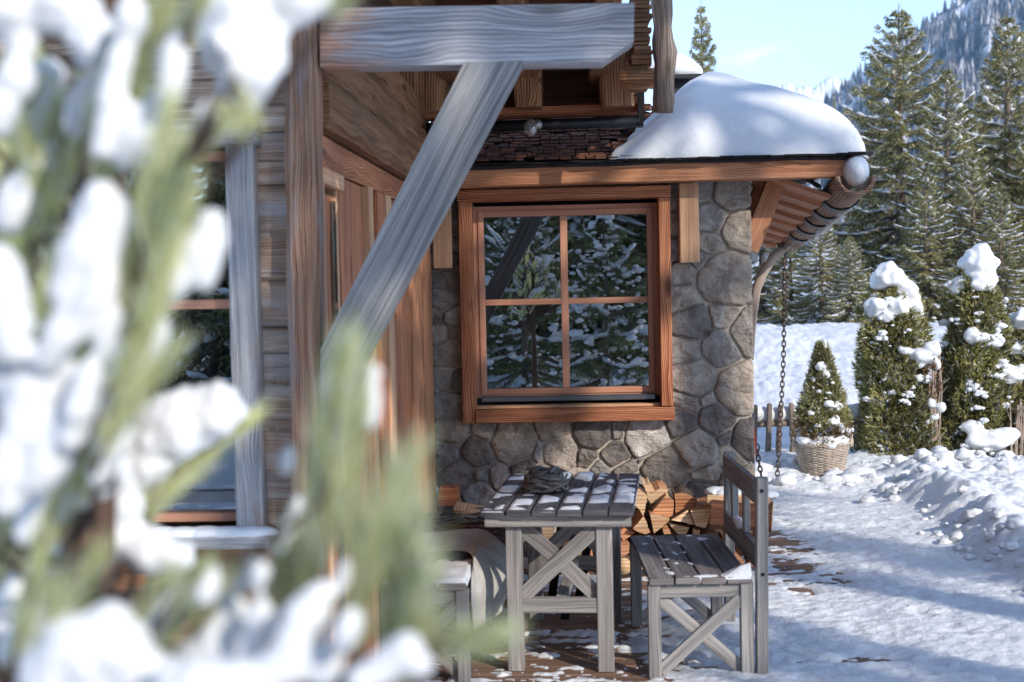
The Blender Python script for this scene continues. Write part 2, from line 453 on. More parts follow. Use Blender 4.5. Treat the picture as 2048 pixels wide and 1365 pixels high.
M['snowsoft'] = snow_mat('soft_snow', .6, .4)
M['snowtrod'] = snow_mat('trodden_snow', 1.3, .9, .35)
M['needle'] = leaf_mat('pine_needles', [(0, (.58, .62, .20, 1)), (.4, (.86, .87, .44, 1)), (.68, (.92, .92, .66, 1)), (1, (.92, .92, .9, 1))], .35)
M['spruce'] = leaf_mat('spruce_needles', [(0, (.06, .064, .028, 1)), (.45, (.24, .225, .09, 1)), (.86, (.54, .48, .24, 1)), (1, (.7, .68, .58, 1))], .25)
M['fir'] = leaf_mat('fir_needles', [(0, (.05, .065, .035, 1)), (.55, (.12, .14, .07, 1)), (1, (.26, .27, .14, 1))], .25)
M['thuja'] = leaf_mat('thuja_leaves', [(0, (.10, .11, .034, 1)), (.5, (.33, .31, .11, 1)), (.86, (.55, .50, .24, 1)), (.90, (.26, .14, .06, 1)), (.92, (.8, .8, .8, 1)), (1, (.8, .8, .8, 1))], .25)
M['thujadry'] = leaf_mat('dry_thuja_leaves', [(0, (.09, .045, .02, 1)), (.5, (.22, .11, .05, 1)), (1, (.34, .22, .10, 1))], .2)
M['black'] = plain('black_metal', srgb(34, 33, 36), .45, .2, 8, .1, .6)
M['zinc'] = plain('zinc', srgb(120, 124, 130), .35, .1, 8, .1, .9)
M['chain'] = plain('rusty_chain', srgb(92, 74, 66), .6, .3, 40, .2, .5)
M['wire'] = plain('wire', srgb(110, 110, 108), .5, .1, 8, 0, .6)
M['red'] = plain('red_plastic', srgb(206, 74, 56), .45, .1, 8, .05)
M['boxgrey'] = plain('light_grey_box', srgb(196, 198, 196), .5, .05, 8, .05)
M['mortar'] = plain('mortar', srgb(176, 164, 151), .9, .25, 9, .9)
M['wicker'] = plain('grey_wicker', srgb(178, 162, 146), .7, .3, 14, .4)
M['wickerdark'] = plain('dark_wicker', srgb(78, 46, 36), .6, .35, 14, .4)
M['hide'] = plain('animal_hide', srgb(182, 178, 170), .95, .22, 9, 1.0)
M['room'] = plain('room_shade_black', (.012, .012, .014, 1), .9, .1, 3, 0)  # near-black colour stands in for the shade inside the rooms
M['curtain'] = plain('pale_curtain', srgb(104, 116, 122), .9, .05, 4, .1)
M['rooftile'] = wood('shingle_wood', srgb(74, 44, 34), srgb(134, 88, 68), srgb(186, 138, 110), 0, None, .7, .85, .8, .4, srgb(36, 24, 20), .6)
M['roofdark'] = plain('dark_roof_felt', srgb(44, 42, 44), .8, .3, 12, .4)
def glass_mat():
    t = NT('window_glass')
    oc = t.N('ShaderNodeNewGeometry').outputs['Position']
    nb = t.bump(t.noise(oc, 1.6, 1), .05, .02)
    gl = t.n.new('ShaderNodeBsdfGlossy'); gl.inputs['Roughness'].default_value = 0.0; gl.inputs['Color'].default_value = (.93, .97, 1, 1); t.l.new(nb, gl.inputs['Normal'])
    tr = t.n.new('ShaderNodeBsdfTransparent'); tr.inputs[0].default_value = (.62, .68, .7, 1)
    mx = t.n.new('ShaderNodeMixShader'); mx.inputs[0].default_value = .31
    t.l.new(tr.outputs[0], mx.inputs[1]); t.l.new(gl.outputs[0], mx.inputs[2])
    return t.done(mx.outputs[0])
M['glass'] = glass_mat()
def ice_mat():
    t = NT('ice')
    gl = t.n.new('ShaderNodeBsdfGlossy'); gl.inputs['Roughness'].default_value = 0.12
    tr = t.n.new('ShaderNodeBsdfTransparent'); tr.inputs[0].default_value = (.9, .93, .93, 1)
    df = t.n.new('ShaderNodeBsdfDiffuse'); df.inputs[0].default_value = (.7, .72, .7, 1)
    m1 = t.n.new('ShaderNodeMixShader'); m1.inputs[0].default_value = .3; t.l.new(tr.outputs[0], m1.inputs[1]); t.l.new(df.outputs[0], m1.inputs[2])
    m2 = t.n.new('ShaderNodeMixShader'); m2.inputs[0].default_value = .2; t.l.new(m1.outputs[0], m2.inputs[1]); t.l.new(gl.outputs[0], m2.inputs[2])
    return t.done(m2.outputs[0])
M['ice'] = ice_mat()
def stone_mat():
    t = NT('field_stone')
    g = t.N('ShaderNodeNewGeometry'); pos = g.outputs['Position']
    col = t.ramp(g.outputs['Random Per Island'], [(0, srgb(108, 101, 97)), (.18, srgb(158, 149, 141)), (.36, srgb(130, 120, 112)), (.54, srgb(178, 167, 156)), (.7, srgb(192, 174, 152)), (.85, srgb(162, 155, 150)), (1, srgb(204, 195, 186))])
    n1 = t.noise(pos, 9, 6, .65, .6); n2 = t.noise(pos, 38, 6, .7); n3 = t.noise(t.mapping(pos, (1, 1, 2.4)), 5, 4, .6, 1.5)
    col = t.mix(1.0, col, t.ramp(n1, [(.3, (.55, .54, .54, 1)), (.55, (1, 1, 1, 1)), (.75, (1.45, 1.42, 1.4, 1))]), 'MULTIPLY')
    col = t.mix(t.mrange(n3, .55, .75, 0, .5), col, srgb(176, 158, 142))
    col = t.mix(t.mrange(n2, .58, .72, 0, .45), col, srgb(70, 62, 60))
    h = t.math('ADD', t.math('MULTIPLY', n1, .8), t.math('ADD', t.math('MULTIPLY', n2, .35), t.math('MULTIPLY', n3, .5)))
    return t.done(t.bsdf(col, .8, t.bump(h, 1.0, .045), .3))
M['stone'] = stone_mat()
# ------------------------------------------------------------------ more helpers
WORLD = {}
_link0 = link
def link(name, me, mat=None, parent=None, smooth=False):
    o = _link0(name, me, mat, parent, smooth)
    if parent is not None and parent.name in WORLD: o.matrix_parent_inverse = WORLD[parent.name]
    return o
def thing(name, loc, label, cat, group=None, rz=0.0):
    """an Empty at the thing's base whose parts are given in world coordinates"""
    o = empty(name, loc, rz, label, cat, group)
    WORLD[o.name] = (Matrix.Translation(Vector(loc)) @ Matrix.Rotation(rz, 4, 'Z')).inverted()
    return o
def planar_uv(o, a, b, c):
    a, b, c = Vector(a).normalized(), Vector(b).normalized(), Vector(c).normalized()
    me = o.data; l = me.uv_layers[0].data; ou, ov = RNG.uniform(0, 30), RNG.uniform(0, 30)
    for lp in me.loops:
        p = me.vertices[lp.vertex_index].co
        l[lp.index].uv = (p.dot(a) + ou, p.dot(b) + p.dot(c) * .7 + ov)
    return o

# ------------------------------------------------------------------ ground
def crest(x, y):
    z = .82 * sstep(13.6, 20.5, y) + .10 * fbm(x * .35, y * .35, 3, 5) * sstep(13, 15, y)
    z = z + .16 * np.exp(-(((x - 3.0 - .0 * y) / 1.3) ** 2 + ((y - 16.2) / .7) ** 2))
    return z
def bank_edge(y): return 2.38 + .14 * vnoise(y * 1.1, 0 * y, 3) + .07 * vnoise(y * 4.3, 0 * y, 8) - .25 * sstep(9.6, 8.2, y) * 0
PRINTS = [(1.25 + .12 * (k % 2) + .10 * math.sin(k * .9) + .35 * (k % 3 == 0), 6.4 + .31 * k, .15 * math.sin(k * 2.3)) for k in range(15)] + [(1.75 + .10 * (k % 2), 6.6 + .36 * k, -.1 + .2 * math.sin(k)) for k in range(12)]
def snow_h(x, y):
    # trodden snow on the boards, thinner near the house
    bare = sstep(.75, .15, x) * sstep(9.2, 8.6, y)
    bare = np.maximum(bare, .95 * np.exp(-(((x - 1.25) / .55) ** 2 + ((y - 9.3) / 1.2) ** 2)))
    bare = np.maximum(bare, .62 * sstep(10.0, 11.2, y) * sstep(2.2, 1.2, x))
    tread = .018 * fbm(x * 1.1, y * 7.5, 4, 11, .6) + .016 * fbm(x * 9, y * 12, 3, 21, .75) + .012 * np.abs(fbm(x * 19, y * 21, 2, 25)) - .012 * sstep(.3, .62, fbm(x * 3.1, y * 3.8, 2, 29)) * sstep(1.7, 1.2, x)
    h = .016 - .021 * bare + tread + .013 * sstep(1.45, 1.75, x)
    for (bx, by, ba) in PRINTS: h = h - .011 * np.exp(-((((x - bx) * math.cos(ba) + (y - by) * math.sin(ba)) / .05) ** 2 + (((y - by) * math.cos(ba) - (x - bx) * math.sin(ba)) / .12) ** 2) ** 2)
    # bank of shovelled snow on the right
    e = bank_edge(y) - .10 * sstep(9.2, 8.2, y)
    up = sstep(0, .42, x - e) * (.115 + .07 * fbm(x * 2.2, y * 2.2, 4, 31) + .05 * np.abs(fbm(x * 6, y * 6, 3, 41)))
    rim = .07 * np.exp(-((x - e - .28) / .2) ** 2) * (1 + fbm(x * 5, y * 5, 3, 43))
    bankm = sstep(12.4, 11.6, y)
    h = h + (up + rim) * bankm
    far = (1 - .85 * np.exp(-(((x - 2.12) / .42) ** 2 + ((y - 12.05) / .35) ** 2))) * sstep(11.3, 12.1, y) * (.10 + .06 * fbm(x * 1.5, y * 1.5, 3, 51) + .05 * np.abs(fbm(x * 5, y * 5, 3, 52)))
    h = h + far * (1 - .4 * sstep(1.9, 1.5, x) * sstep(13, 12, y)) + crest(x, y)
    return h
xs = np.concatenate([np.arange(-1.0, 3.4, .018), np.arange(3.4, 8.5, .04)])
ys = np.concatenate([np.arange(5.5, 12.6, .016), np.arange(12.6, 22.0, .06)])
X, Y = np.meshgrid(xs, ys)
Z = snow_h(X, Y)
V = np.stack([X, Y, np.where(Z < 0, -.012, Z)], -1).reshape(-1, 3)
ii = np.arange(len(xs) * len(ys)).reshape(len(ys), len(xs))
F = np.stack([ii[:-1, :-1], ii[:-1, 1:], ii[1:, 1:], ii[1:, :-1]], -1).reshape(-1, 4)
tag(np_mesh('snow_path', V, F, M['snowtrod'], None, True), 'trodden snow over the terrace boards and shovelled snow banks', 'snow', None, 'structure')
gx = 3 + np.sinh(np.linspace(-6.9, 6.9, 190)) * 2.2
gy = 12 + np.sinh(np.linspace(-6.9, 6.9, 200)) * 2.2
X, Y = np.meshgrid(gx, gy)
ins = sstep(-1.6, -.9, X) * sstep(8.6, 8.0, X) * sstep(4.9, 5.6, Y) * sstep(22.2, 21.2, Y)
Z = np.where(Y > 5, crest(X, Y) + .12 * sstep(11.5, 13, Y), 0) - .16 * ins + .25 * sstep(22, 30, Y) * fbm(X * .15, Y * .15, 3, 9) - .05
Z = Z + sstep(60, 400, np.hypot(X, Y)) * 6
V = np.stack([X, Y, Z], -1).reshape(-1, 3)
ii = np.arange(X.size).reshape(X.shape)
F = np.stack([ii[:-1, :-1], ii[:-1, 1:], ii[1:, 1:], ii[1:, :-1]], -1).reshape(-1, 4)
tag(np_mesh('ground', V, F, M['snow'], None, True), 'snow covered ground rising gently to the forest', 'ground', None, 'structure')
m = MB()
y = 5.2
while y < 11.7:
    m.beam((-.9, y, -.021), (2.42, y, -.021), .128, .036, (0, 1, 0), 8, .002, .08)
    y += .1345
tag(m.build('deck', M['deck']), 'brown terrace boards showing through the snow', 'deck', None, 'structure')

# ------------------------------------------------------------------ stone annex
def wx(px, py=600): return onY(px, py, 9.0).x
def wz(py, px=1130): return onY(px, py, 9.0).z
annex = thing('stone_annex', (.1, 9.2, 0), 'stone walled annex with a larch window under a snowy shingle roof', 'house')
XL, XR = -.89, 1.125
OX0, OX1, OZ0, OZ1 = wx(940), wx(1325), wz(818), wz(392)
m = MB()
def slab(a, b): m.box([(a[i] + b[i]) / 2 for i in range(3)], [b[i] - a[i] for i in range(3)], 0, .004)
slab((XL, 9.013, -.1), (OX0, 9.42, 2.52)); slab((OX1, 9.013, -.1), (XR - .03, 9.42, 2.52))
slab((OX0, 9.0125, -.1), (OX1, 9.42, OZ0)); slab((OX0, 9.0125, OZ1), (OX1, 9.42, 2.52)); slab((.75, 9.42, -.1), (XR - .03, 12.0, 2.5))
mort = m.build('wall', M['mortar'], annex)

def clip(poly, nx, ny, d):
    out = []
    for i in range(len(poly)):
        a, b = poly[i], poly[(i + 1) % len(poly)]
        da, db = nx * a[0] + ny * a[1] - d, nx * b[0] + ny * b[1] - d
        if da <= 0: out.append(a)
        if (da < 0 < db) or (db < 0 < da):
            t = da / (da - db); out.append((a[0] + (b[0] - a[0]) * t, a[1] + (b[1] - a[1]) * t))
    return out
def stone_cells(sites, rect, marg, idx=False):
    x0, y0, x1, y1 = rect; cells = []
    for i, (x, y, r) in enumerate(sites):
        p = [(x0, y0), (x1, y0), (x1, y1), (x0, y1)]
        for j, (u, v, s) in enumerate(sites):
            if i == j or not p: continue
            nx, ny = u - x, v - y; L = math.hypot(nx, ny)
            if L < 1e-6: continue
            p = clip(p, nx, ny, (u * u + v * v - x * x - y * y - s * s + r * r) / 2 - marg * L)
        if len(p) > 2: cells.append((i, p) if idx else p)
    return cells
def stones(cells, to3d, rise, seed):
    Vs, Fs = [], []
    b = 0
    for ci, p in enumerate(cells):
        for _ in range(2):     # round the corners
            q = []
            for i in range(len(p)):
                a, c = p[i], p[(i + 1) % len(p)]
                q += [(a[0] * .94 + c[0] * .06, a[1] * .94 + c[1] * .06), (a[0] * .06 + c[0] * .94, a[1] * .06 + c[1] * .94)]
            p = q
        n = 56
        per = [0]
        for i in range(len(p)): per.append(per[-1] + math.dist(p[i], p[(i + 1) % len(p)]))
        if per[-1] < 1e-3: continue
        rim = []; k = 0
        for j in range(n):
            t = per[-1] * j / n
            while per[k + 1] < t: k += 1
            w = (t - per[k]) / max(per[k + 1] - per[k], 1e-9); a, c = p[k], p[(k + 1) % len(p)]
            rim.append((a[0] + (c[0] - a[0]) * w, a[1] + (c[1] - a[1]) * w))
        cx = sum(q[0] for q in rim) / n; cy = sum(q[1] for q in rim) / n
        hs = rise * RNG.uniform(.7, 1.25); tx, ty = RNG.uniform(-.25, .25), RNG.uniform(-.25, .25)
        R = max(math.dist(q, (cx, cy)) for q in rim)
        prof = [(1.0, -.35), (.995, .35), (.98, .74), (.945, .93), (.80, .97), (.58, .99), (.35, 1.0), (.15, 1.0)]
        for (sc, h) in prof:
            for j, q in enumerate(rim):
                wob = 1 + .05 * mnoise.noise(Vector((q[0] * 5 / R, q[1] * 5 / R, seed + ci))) + .03 * mnoise.noise(Vector((q[0] * 14 / R, q[1] * 14 / R, seed + ci)))
                x = cx + (q[0] - cx) * sc * wob; yv = cy + (q[1] - cy) * sc * wob
                hh = h * hs * (1 + tx * (x - cx) / R + ty * (yv - cy) / R)
                w3 = to3d(x, yv, 0)
                nz = mnoise.noise(w3 * 13) * .45 + mnoise.noise(w3 * 34) * .3 - abs(mnoise.noise(w3 * 8 + Vector((9, 9, 9)))) * .9 + .25
                Vs.append(tuple(to3d(x, yv, hh + (rise * .78 * nz if h > .3 else 0))))
        Vs.append(tuple(to3d(cx, cy, hs)))
        for r in range(len(prof) - 1):
            for j in range(n):
                k2 = (j + 1) % n
                Fs.append((b + r * n + j, b + r * n + k2, b + (r + 1) * n + k2, b + (r + 1) * n + j))
        l = b + (len(prof) - 1) * n
        for j in range(n): Fs.append((l + j, l + (j + 1) % n, b + len(prof) * n, b + len(prof) * n))
        b = len(Vs)
    me = bpy.data.meshes.new('stone_facing')
    me.from_pydata(Vs, [], [tuple(dict.fromkeys(f)) for f in Fs])
    return me
LS = [(893, 557, 22), (890, 594, 20), (905, 629, 18), (876, 629, 8), (880, 662, 15), (909, 662, 15), (893, 706, 26), (881, 757, 18), (911, 757, 14), (894, 812, 26), (913, 380, 14), (913, 412, 14), (913, 446, 16), (913, 482, 16), (875, 400, 20), (875, 470, 22), (912, 518, 14), (884, 520, 14)]
RS = [(1346, 404, 20), (1346, 455, 20), (1346, 505, 18), (1410, 384, 22), (1465, 391, 36), (1425, 441, 26), (1423, 497, 20), (1480, 468, 32), (1405, 527, 14), (1366, 553, 22), (1449, 564, 52), (1368, 600, 24), (1386, 652, 34), (1443, 638, 22), (1490, 672, 28), (1372, 707, 26), (1436, 703, 34), (1390, 762, 38), (1473, 788, 46), (1416, 803, 12), (1372, 812, 18)]
BS = [(899, 859, 26), (965, 859, 17), (885, 905, 20), (948, 905, 30), (1022, 886, 44), (1102, 862, 28), (1184, 866, 36), (1230, 862, 14), (1113, 908, 34), (1072, 908, 10), (1172, 916, 15), (1225, 914, 26), (912, 950, 30), (955, 955, 15), (994, 957, 22), (1040, 938, 24), (948, 994, 34), (1198, 940, 16), (1240, 940, 16), (1290, 876, 42), (1357, 850, 28), (1430, 846, 32), (1488, 888, 32), (1450, 880, 14), (1388, 905, 40), (1460, 922, 16), (1405, 953, 18), (1326, 945, 44), (1300, 920, 10), (1270, 985, 22), (1160, 980, 30), (1090, 960, 30), (1100, 1010, 26), (1040, 1000, 30), (900, 1020, 30), (980, 1040, 30), (1200, 1030, 30), (1320, 1010, 34), (1400, 1005, 36), (1470, 985, 34), (1060, 1070, 34), (900, 1080, 34), (980, 1110, 30), (1150, 1090, 34), (1250, 1080, 34), (1350, 1080, 34), (1450, 1070, 36), (1485, 1120, 30), (1400, 1130, 30), (1300, 1140, 30), (1200, 1140, 30), (1100, 1140, 30), (1000, 1150, 30), (900, 1140, 30)]
sc_ = (wx(1500) - wx(900)) / 600
def tow(x, y, h): return Vector((wx(900) + (x - 900) * sc_, 9.022 - h, wz(600) - (y - 600) * sc_))
allc = stone_cells(LS + RS + BS, (862, 362, 1505, 1165), 2.1, True); cells = []
for (i, p) in allc:
    sx0, sy0 = (LS + RS + BS)[i][:2]
    if sy0 < 838 and sx0 < 1000: p = clip(p, 1, 0, 929)
    elif sy0 < 838 and sx0 > 1300: p = clip(p, -1, 0, -1334)
    elif 926 < sx0 < 1338: p = clip(p, 0, -1, -834)
    if len(p) > 2: cells.append(p)
st = link('stone_facing', stones(cells, tow, .038, 3), M['stone'], annex, True)
side = [(RNG.uniform(0, 900), RNG.uniform(0, 780), RNG.uniform(20, 55)) for _ in range(70)]
cells = stone_cells(side, (0, 0, 930, 790), 4)
link('stone_facing', stones(cells, lambda x, y, h: Vector((XR - .035 + h, 9.06 + x * sc_, 2.45 - y * sc_)), .038, 30), M['stone'], annex, True)

# window of the annex
zc0, zc1 = wz(841), wz(378)
win = MB()
xa, xb_, xc, xd = wx(923), wx(949), wx(1318), wx(1341)
YC = 8.985
win.beam(((xa + xb_) / 2, YC, zc0 + .001), ((xa + xb_) / 2, YC, zc1 - .075), xb_ - xa, .17, (1, 0, 0), 6, .002, .05)
win.beam(((xc + xd) / 2, YC, zc0 + .09), ((xc + xd) / 2, YC, zc1 - .075), xd - xc, .17, (1, 0, 0), 6, .002, .05)
win.beam((xa - .004, YC - .006, zc1 - .036), (xd + .004, YC - .006, zc1 - .036), .19, .074, (0, 1, 0), 8, .002, .05)
win.beam((xb_ + .002, YC - .008, zc0 + .042), (xd + .006, YC - .008, zc0 + .042), .2, .082, (0, 1, 0), 8, .002, .05)
casing = win.build('window', M['larchred'], annex)
fr = MB()
gx0, gx1, gz0, gz1 = wx(969), wx(1297), wz(777), wz(431)
def rectframe(mb, x0, x1, z0, z1, y, t, d, b=None):
    b = t if b is None else b
    mb.beam((x0 - t / 2, y, z0 - b), (x0 - t / 2, y, z1 + t), t, d, (1, 0, 0), 3, 0, .06)
    mb.beam((x1 + t / 2, y, z0 - b), (x1 + t / 2, y, z1 + t), t, d, (1, 0, 0), 3, 0, .06)
    mb.beam((x0 + .0005, y, z1 + t / 2), (x1 - .0005, y, z1 + t / 2), d - .002, t, (0, 1, 0), 3, 0, .06)
    mb.beam((x0 + .0005, y, z0 - b / 2), (x1 - .0005, y, z0 - b / 2), d - .002, b, (0, 1, 0), 3, 0, .06)
rectframe(fr, gx0, gx1, gz0, gz1, 9.062, .036, .05)
rectframe(fr, gx0 - .0365, gx1 + .0365, gz0 - .0365, gz1 + .0365, 9.082, .032, .07, .02)
fr.build('frame', M['sash'], casing)
mu = MB()
xm = wx(1129.5); zm = wz(603)
mu.beam((xm, 9.066, gz0), (xm, 9.066, gz1), .046, .03, (1, 0, 0), 3, 0, .1)
mu.beam((gx0, 9.0665, zm), (xm - .024, 9.0665, zm), .028, .038, (0, 1, 0), 3, 0, .1)
mu.beam((xm + .024, 9.0665, zm), (gx1, 9.0665, zm), .028, .038, (0, 1, 0), 3, 0, .1)
mu.build('glazing_bar', M['sash'], casing)
g = MB(); g.box(((gx0 + gx1) / 2, 9.082, (gz0 + gz1) / 2), (gx1 - gx0, .004, gz1 - gz0), 0, 0)
g.build('pane', M['glass'], casing)
z_ = MB(); z_.box(((gx0 + gx1) / 2, 9.035, wz(797)), (gx1 - gx0 + .06, .05, .034), 0, .1); z_.build('drip_rail', M['zinc'], casing)
z_ = MB(); z_.beam((xb_ + .001, 9.03, wz(812)), (xc - .001, 9.03, wz(812)), .13, .016, (0, 1, 0), 3, 0, .1); z_.build('sill', M['larchpale'], casing)
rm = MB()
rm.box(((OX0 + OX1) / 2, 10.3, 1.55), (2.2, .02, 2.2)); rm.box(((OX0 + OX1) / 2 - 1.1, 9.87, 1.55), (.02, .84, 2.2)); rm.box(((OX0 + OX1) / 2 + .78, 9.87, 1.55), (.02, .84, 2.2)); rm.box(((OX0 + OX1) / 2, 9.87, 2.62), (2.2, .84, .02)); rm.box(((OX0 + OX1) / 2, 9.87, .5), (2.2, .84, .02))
rm.build('room_dark_box', M['room'], annex)  # black panels put in place of the shaded annex room

# fascia, blocks, corner brace
fy = 8.80
f0 = onY(1000, 353.5, fy); f1 = onY(1693, 333.7, fy)
fz = (f0.z + f1.z) / 2
kz = (f1.z - f0.z) / (f1.x - f0.x)
def zfa(x): return f0.z + kz * (x - f0.x)
m = MB(); m.beam((-.885, fy, zfa(-.885) - .004), (f1.x, fy, f1.z - .004), .15, .120, (0, 1, 0), 14, .003, .05)
m.build('fascia', M['larch'], annex)
for (px0, px1, pyb, mt) in ((1358, 1397, 526, 'larchpale'), (866, 903, 537, 'larchpale')):
    a, b = onY(px0, 450, 8.92), onY(px1, 450, 8.92); zb = onY(px0, pyb, 8.92).z
    m = MB(); m.beam(((a.x + b.x) / 2, 8.93, zb), ((a.x + b.x) / 2, 8.93, fz - .068), b.x - a.x, .11, (1, 0, 0), 4, .002, .05)
    m.build('wall_block', M[mt], annex)
m = MB()
m.beam(onY(1497, 500, 9.12) , onY(1556, 352, 9.12), .10, .12, (0, 1, 0), 5, .003, .05)
m.build('corner_brace', M['larch'], annex)
m = MB()
m.beam(onY(1494, 470, 9.3), onY(1530, 352, 9.3), .08, .1, (0, 1, 0), 5, .003, .05)
m.build('corner_brace', M['larchred'], annex)

# eave on the right: stepped soffit boards, log gutter with iron straps
EX, EZ = 1.735, 2.36
GA, GB = onY(1712, 352, 8.62), onY(1583, 470, 11.75)
for k in range(8):
    y0 = 9.09 + k * .34; dz = -.105 * (y0 - 8.9) / 1.0
    m = MB()
    a = Vector((1.17, y0, 2.42 + dz)); b = Vector((1.60, y0, 2.27 + dz))
    m.beam(a, b, .40, .028, (0, 1, -.02), 4, .002, .05)
    m.build('soffit_board', M['larch'], annex)
gd = (GB - GA).normalized(); gl = (GB - GA).length
m = MB()
gs = [GA + gd * (gl * i / 26) for i in range(27)]
n = 26
up = Vector((0, 0, 1)); sx = gd.cross(up).normalized(); uz = sx.cross(gd).normalized()
rad_o, rad_i = .122, .095
rings = []; us = []
for i, p in enumerate(gs):
    r = []
    for j in range(14):
        an = math.pi + math.pi * j / 13
        rr = rad_o * (1 + .025 * mnoise.noise(Vector((p.y * 5, j * .7, 2))))
        r.append(p + sx * math.cos(an) * rr + uz * math.sin(an) * rr)
    for j in range(14):
        an = 2 * math.pi - math.pi * j / 13
        r.append(p + sx * math.cos(an) * rad_i + uz * math.sin(an) * rad_i)
    rings.append(r); us.append(gl * i / 26)
m._rings(rings, us, [.02 * j for j in range(29)])
gut = m.build('gutter', M['gutterlog'], annex, True)
for k in range(5):
    p = GA + gd * (.62 + k * .46)
    m = MB(); pts = []
    for j in range(15):
        an = math.pi * .93 + math.pi * 1.1 * j / 14
        pts.append(p + sx * math.cos(an) * .131 + uz * math.sin(an) * .131)
    # strap climbs to the soffit on the house side
    h0 = max(pts, key=lambda q: -q.x) if pts[0].x < pts[-1].x else pts[-1]
    pts2 = pts if pts[0].x < pts[-1].x else pts[::-1]
    pts2 = [pts2[0] + Vector((-.30, 0, .14)), pts2[0] + Vector((-.07, 0, .045))] + pts2
    rings = []; us = []
    for i, q in enumerate(pts2):
        t = (pts2[min(i + 1, len(pts2) - 1)] - pts2[max(i - 1, 0)]).normalized(); nn = t.cross(gd).normalized()
        rings.append([q + gd * .055 + nn * .004, q - gd * .055 + nn * .004, q - gd * .055 - nn * .004, q + gd * .055 - nn * .004]); us.append(i * .03)
    m._rings(rings, us, [0, .05, .06, .11, .12])
    m.build('strap', M['black'], gut)
ib = []
for k in range(16):
    p = GA + gd * (.55 + k * .125) + Vector((.05 + RNG.uniform(-.02, .02), 0, -.10 + RNG.uniform(-.012, .012)))
    ib.append((p, (.035, .09, RNG.uniform(.022, .05))))
lumps('ice', ib, M['ice'], gut, 2, .25, 1.4, .012)
# roof: front slope and right slope
def roofz(x, y): return np.minimum(zfa(x) + .078 + .40 * (y - 8.72), zfa(1.74) + .055 + .36 * (1.74 - x))
xs = np.linspace(-.885, 1.735, 60); ys = np.linspace(8.715, 11.6, 60)
X, Y = np.meshgrid(xs, ys); Z = roofz(X, Y)
ii = np.arange(3600).reshape(60, 60)
F = np.stack([ii[:-1, :-1], ii[:-1, 1:], ii[1:, 1:], ii[1:, :-1]], -1).reshape(-1, 4)
rf = np_mesh('roof', np.stack([X, Y, Z - .012], -1).reshape(-1, 3), F, M['roofdark'], annex)
sm = rf.modifiers.new('thick', 'SOLIDIFY'); sm.thickness = .03; sm.offset = -1
m = MB()
y = 8.70; row = 0
while y < 10.1:
    x = -.88 + RNG.uniform(-.06, 0)
    while x < (.36 if row < 2 else .60):
        w = RNG.uniform(.055, .11)
        if RNG.random() < .93:
            z = float(roofz(x, y)); ln = RNG.uniform(.11, .14) if x < .3 else .05; th = RNG.uniform(.006, .016)
            a = Vector((x + w / 2, y - RNG.uniform(.0, .012), z + .018 + RNG.uniform(0, .006))); b = a + Vector((RNG.uniform(-.004, .004), ln, .40 * ln - .020))
            m.beam(a, b, w - .008, th, (1, 0, 0), 1, 0, .1)
        x += w
    y += .062; row += 1
m.build('shingles', M['rooftile'], rf)
m = MB(); m = MB(); x = -.86
while x < 1.70:
    w = RNG.uniform(.05, .12); zz = zfa(x) + .066 + RNG.uniform(-.003, .004)
    m.beam((x, 8.715, zz), (x + w - .004, 8.715, zz + kz * w), .13 + RNG.uniform(-.02, .015), .014, (0, 1, 0), 1, .002, .1); x += w
m.build('eave_edge', M['roofdark'], rf)
p = onY(1700, 308, 8.69)
m.box((p.x + .06, 8.72, p.z + .0), (.15, .10, .02)); m.build('ridge_flashing', M['roofdark'], rf)
# thick snow on the roof
xs = np.linspace(-.2, 1.92, 170); ys = np.linspace(8.672, 11.6, 170)
X, Y = np.meshgrid(xs, ys)
left = .33 + .62 * sstep(8.7, 10.3, Y) * .75 + .05 * fbm(Y * 5, X * 0, 3, 61) + .03 * fbm(Y * 14, X * 5, 2, 64)
left = left - .10 * sstep(8.95, 8.7, Y) + .02 * fbm(Y * 22, X * 3, 2, 67) - .10 * sstep(9.6, 10.4, Y)
d = np.minimum.reduce([(X - left) * .8, 1.79 - X + .02 * fbm(Y * 4, X * 0, 2, 66), Y - (8.69 + .010 * fbm(X * 2.5, Y * 0, 2, 62))])
pr = np.clip(d / .44, 0, 1); pr2 = np.clip(d / .16, 0, 1)
T = .27 * np.sqrt(np.maximum(1 - (1 - pr) ** 2, 0)) + .05 * np.sqrt(np.maximum(1 - (1 - pr2) ** 2, 0)) + .035 * fbm(X * 1.7, Y * 1.7, 3, 63) * pr
T = T * (.5 + .5 * sstep(.0, .42, X - left)) + .05 * np.exp(-(((X - .75) / .2) ** 2 + ((Y - 9.15) / .25) ** 2)) * pr
Zt = roofz(np.minimum(X, 1.74), Y) - .36 * np.maximum(X - 1.74, 0) + np.where(d > 0, T, .0)
ii = np.arange(X.size).reshape(X.shape)
F = np.stack([ii[:-1, :-1], ii[:-1, 1:], ii[1:, 1:], ii[1:, :-1]], -1).reshape(-1, 4)
F = F[(d.reshape(-1)[F].max(1) > 0)]
u, inv = np.unique(F.ravel(), return_inverse=True)
tag(np_mesh('roof_snow', np.stack([X, Y, Zt], -1).reshape(-1, 3)[u], inv.reshape(-1, 4), M['snowsoft'], None, True), 'thick rounded blanket of snow on the annex roof', 'snow', None, 'stuff')
p = onY(1716, 341, 8.66)
tag(lumps('snow_plug', [(p + Vector((0, .06, 0)), (.078, .13, .098)), (p + Vector((-.01, .16, .03)), (.07, .2, .07)), (p + Vector((0, .6, -.05)), (.07, .4, .06)), (p + Vector((0, 1.4, -.13)), (.06, .6, .05))], M['snowsoft'], None, 4, .06, 1.2, .02, 3), 'rounded plug of snow filling the near end of the log gutter', 'snow')
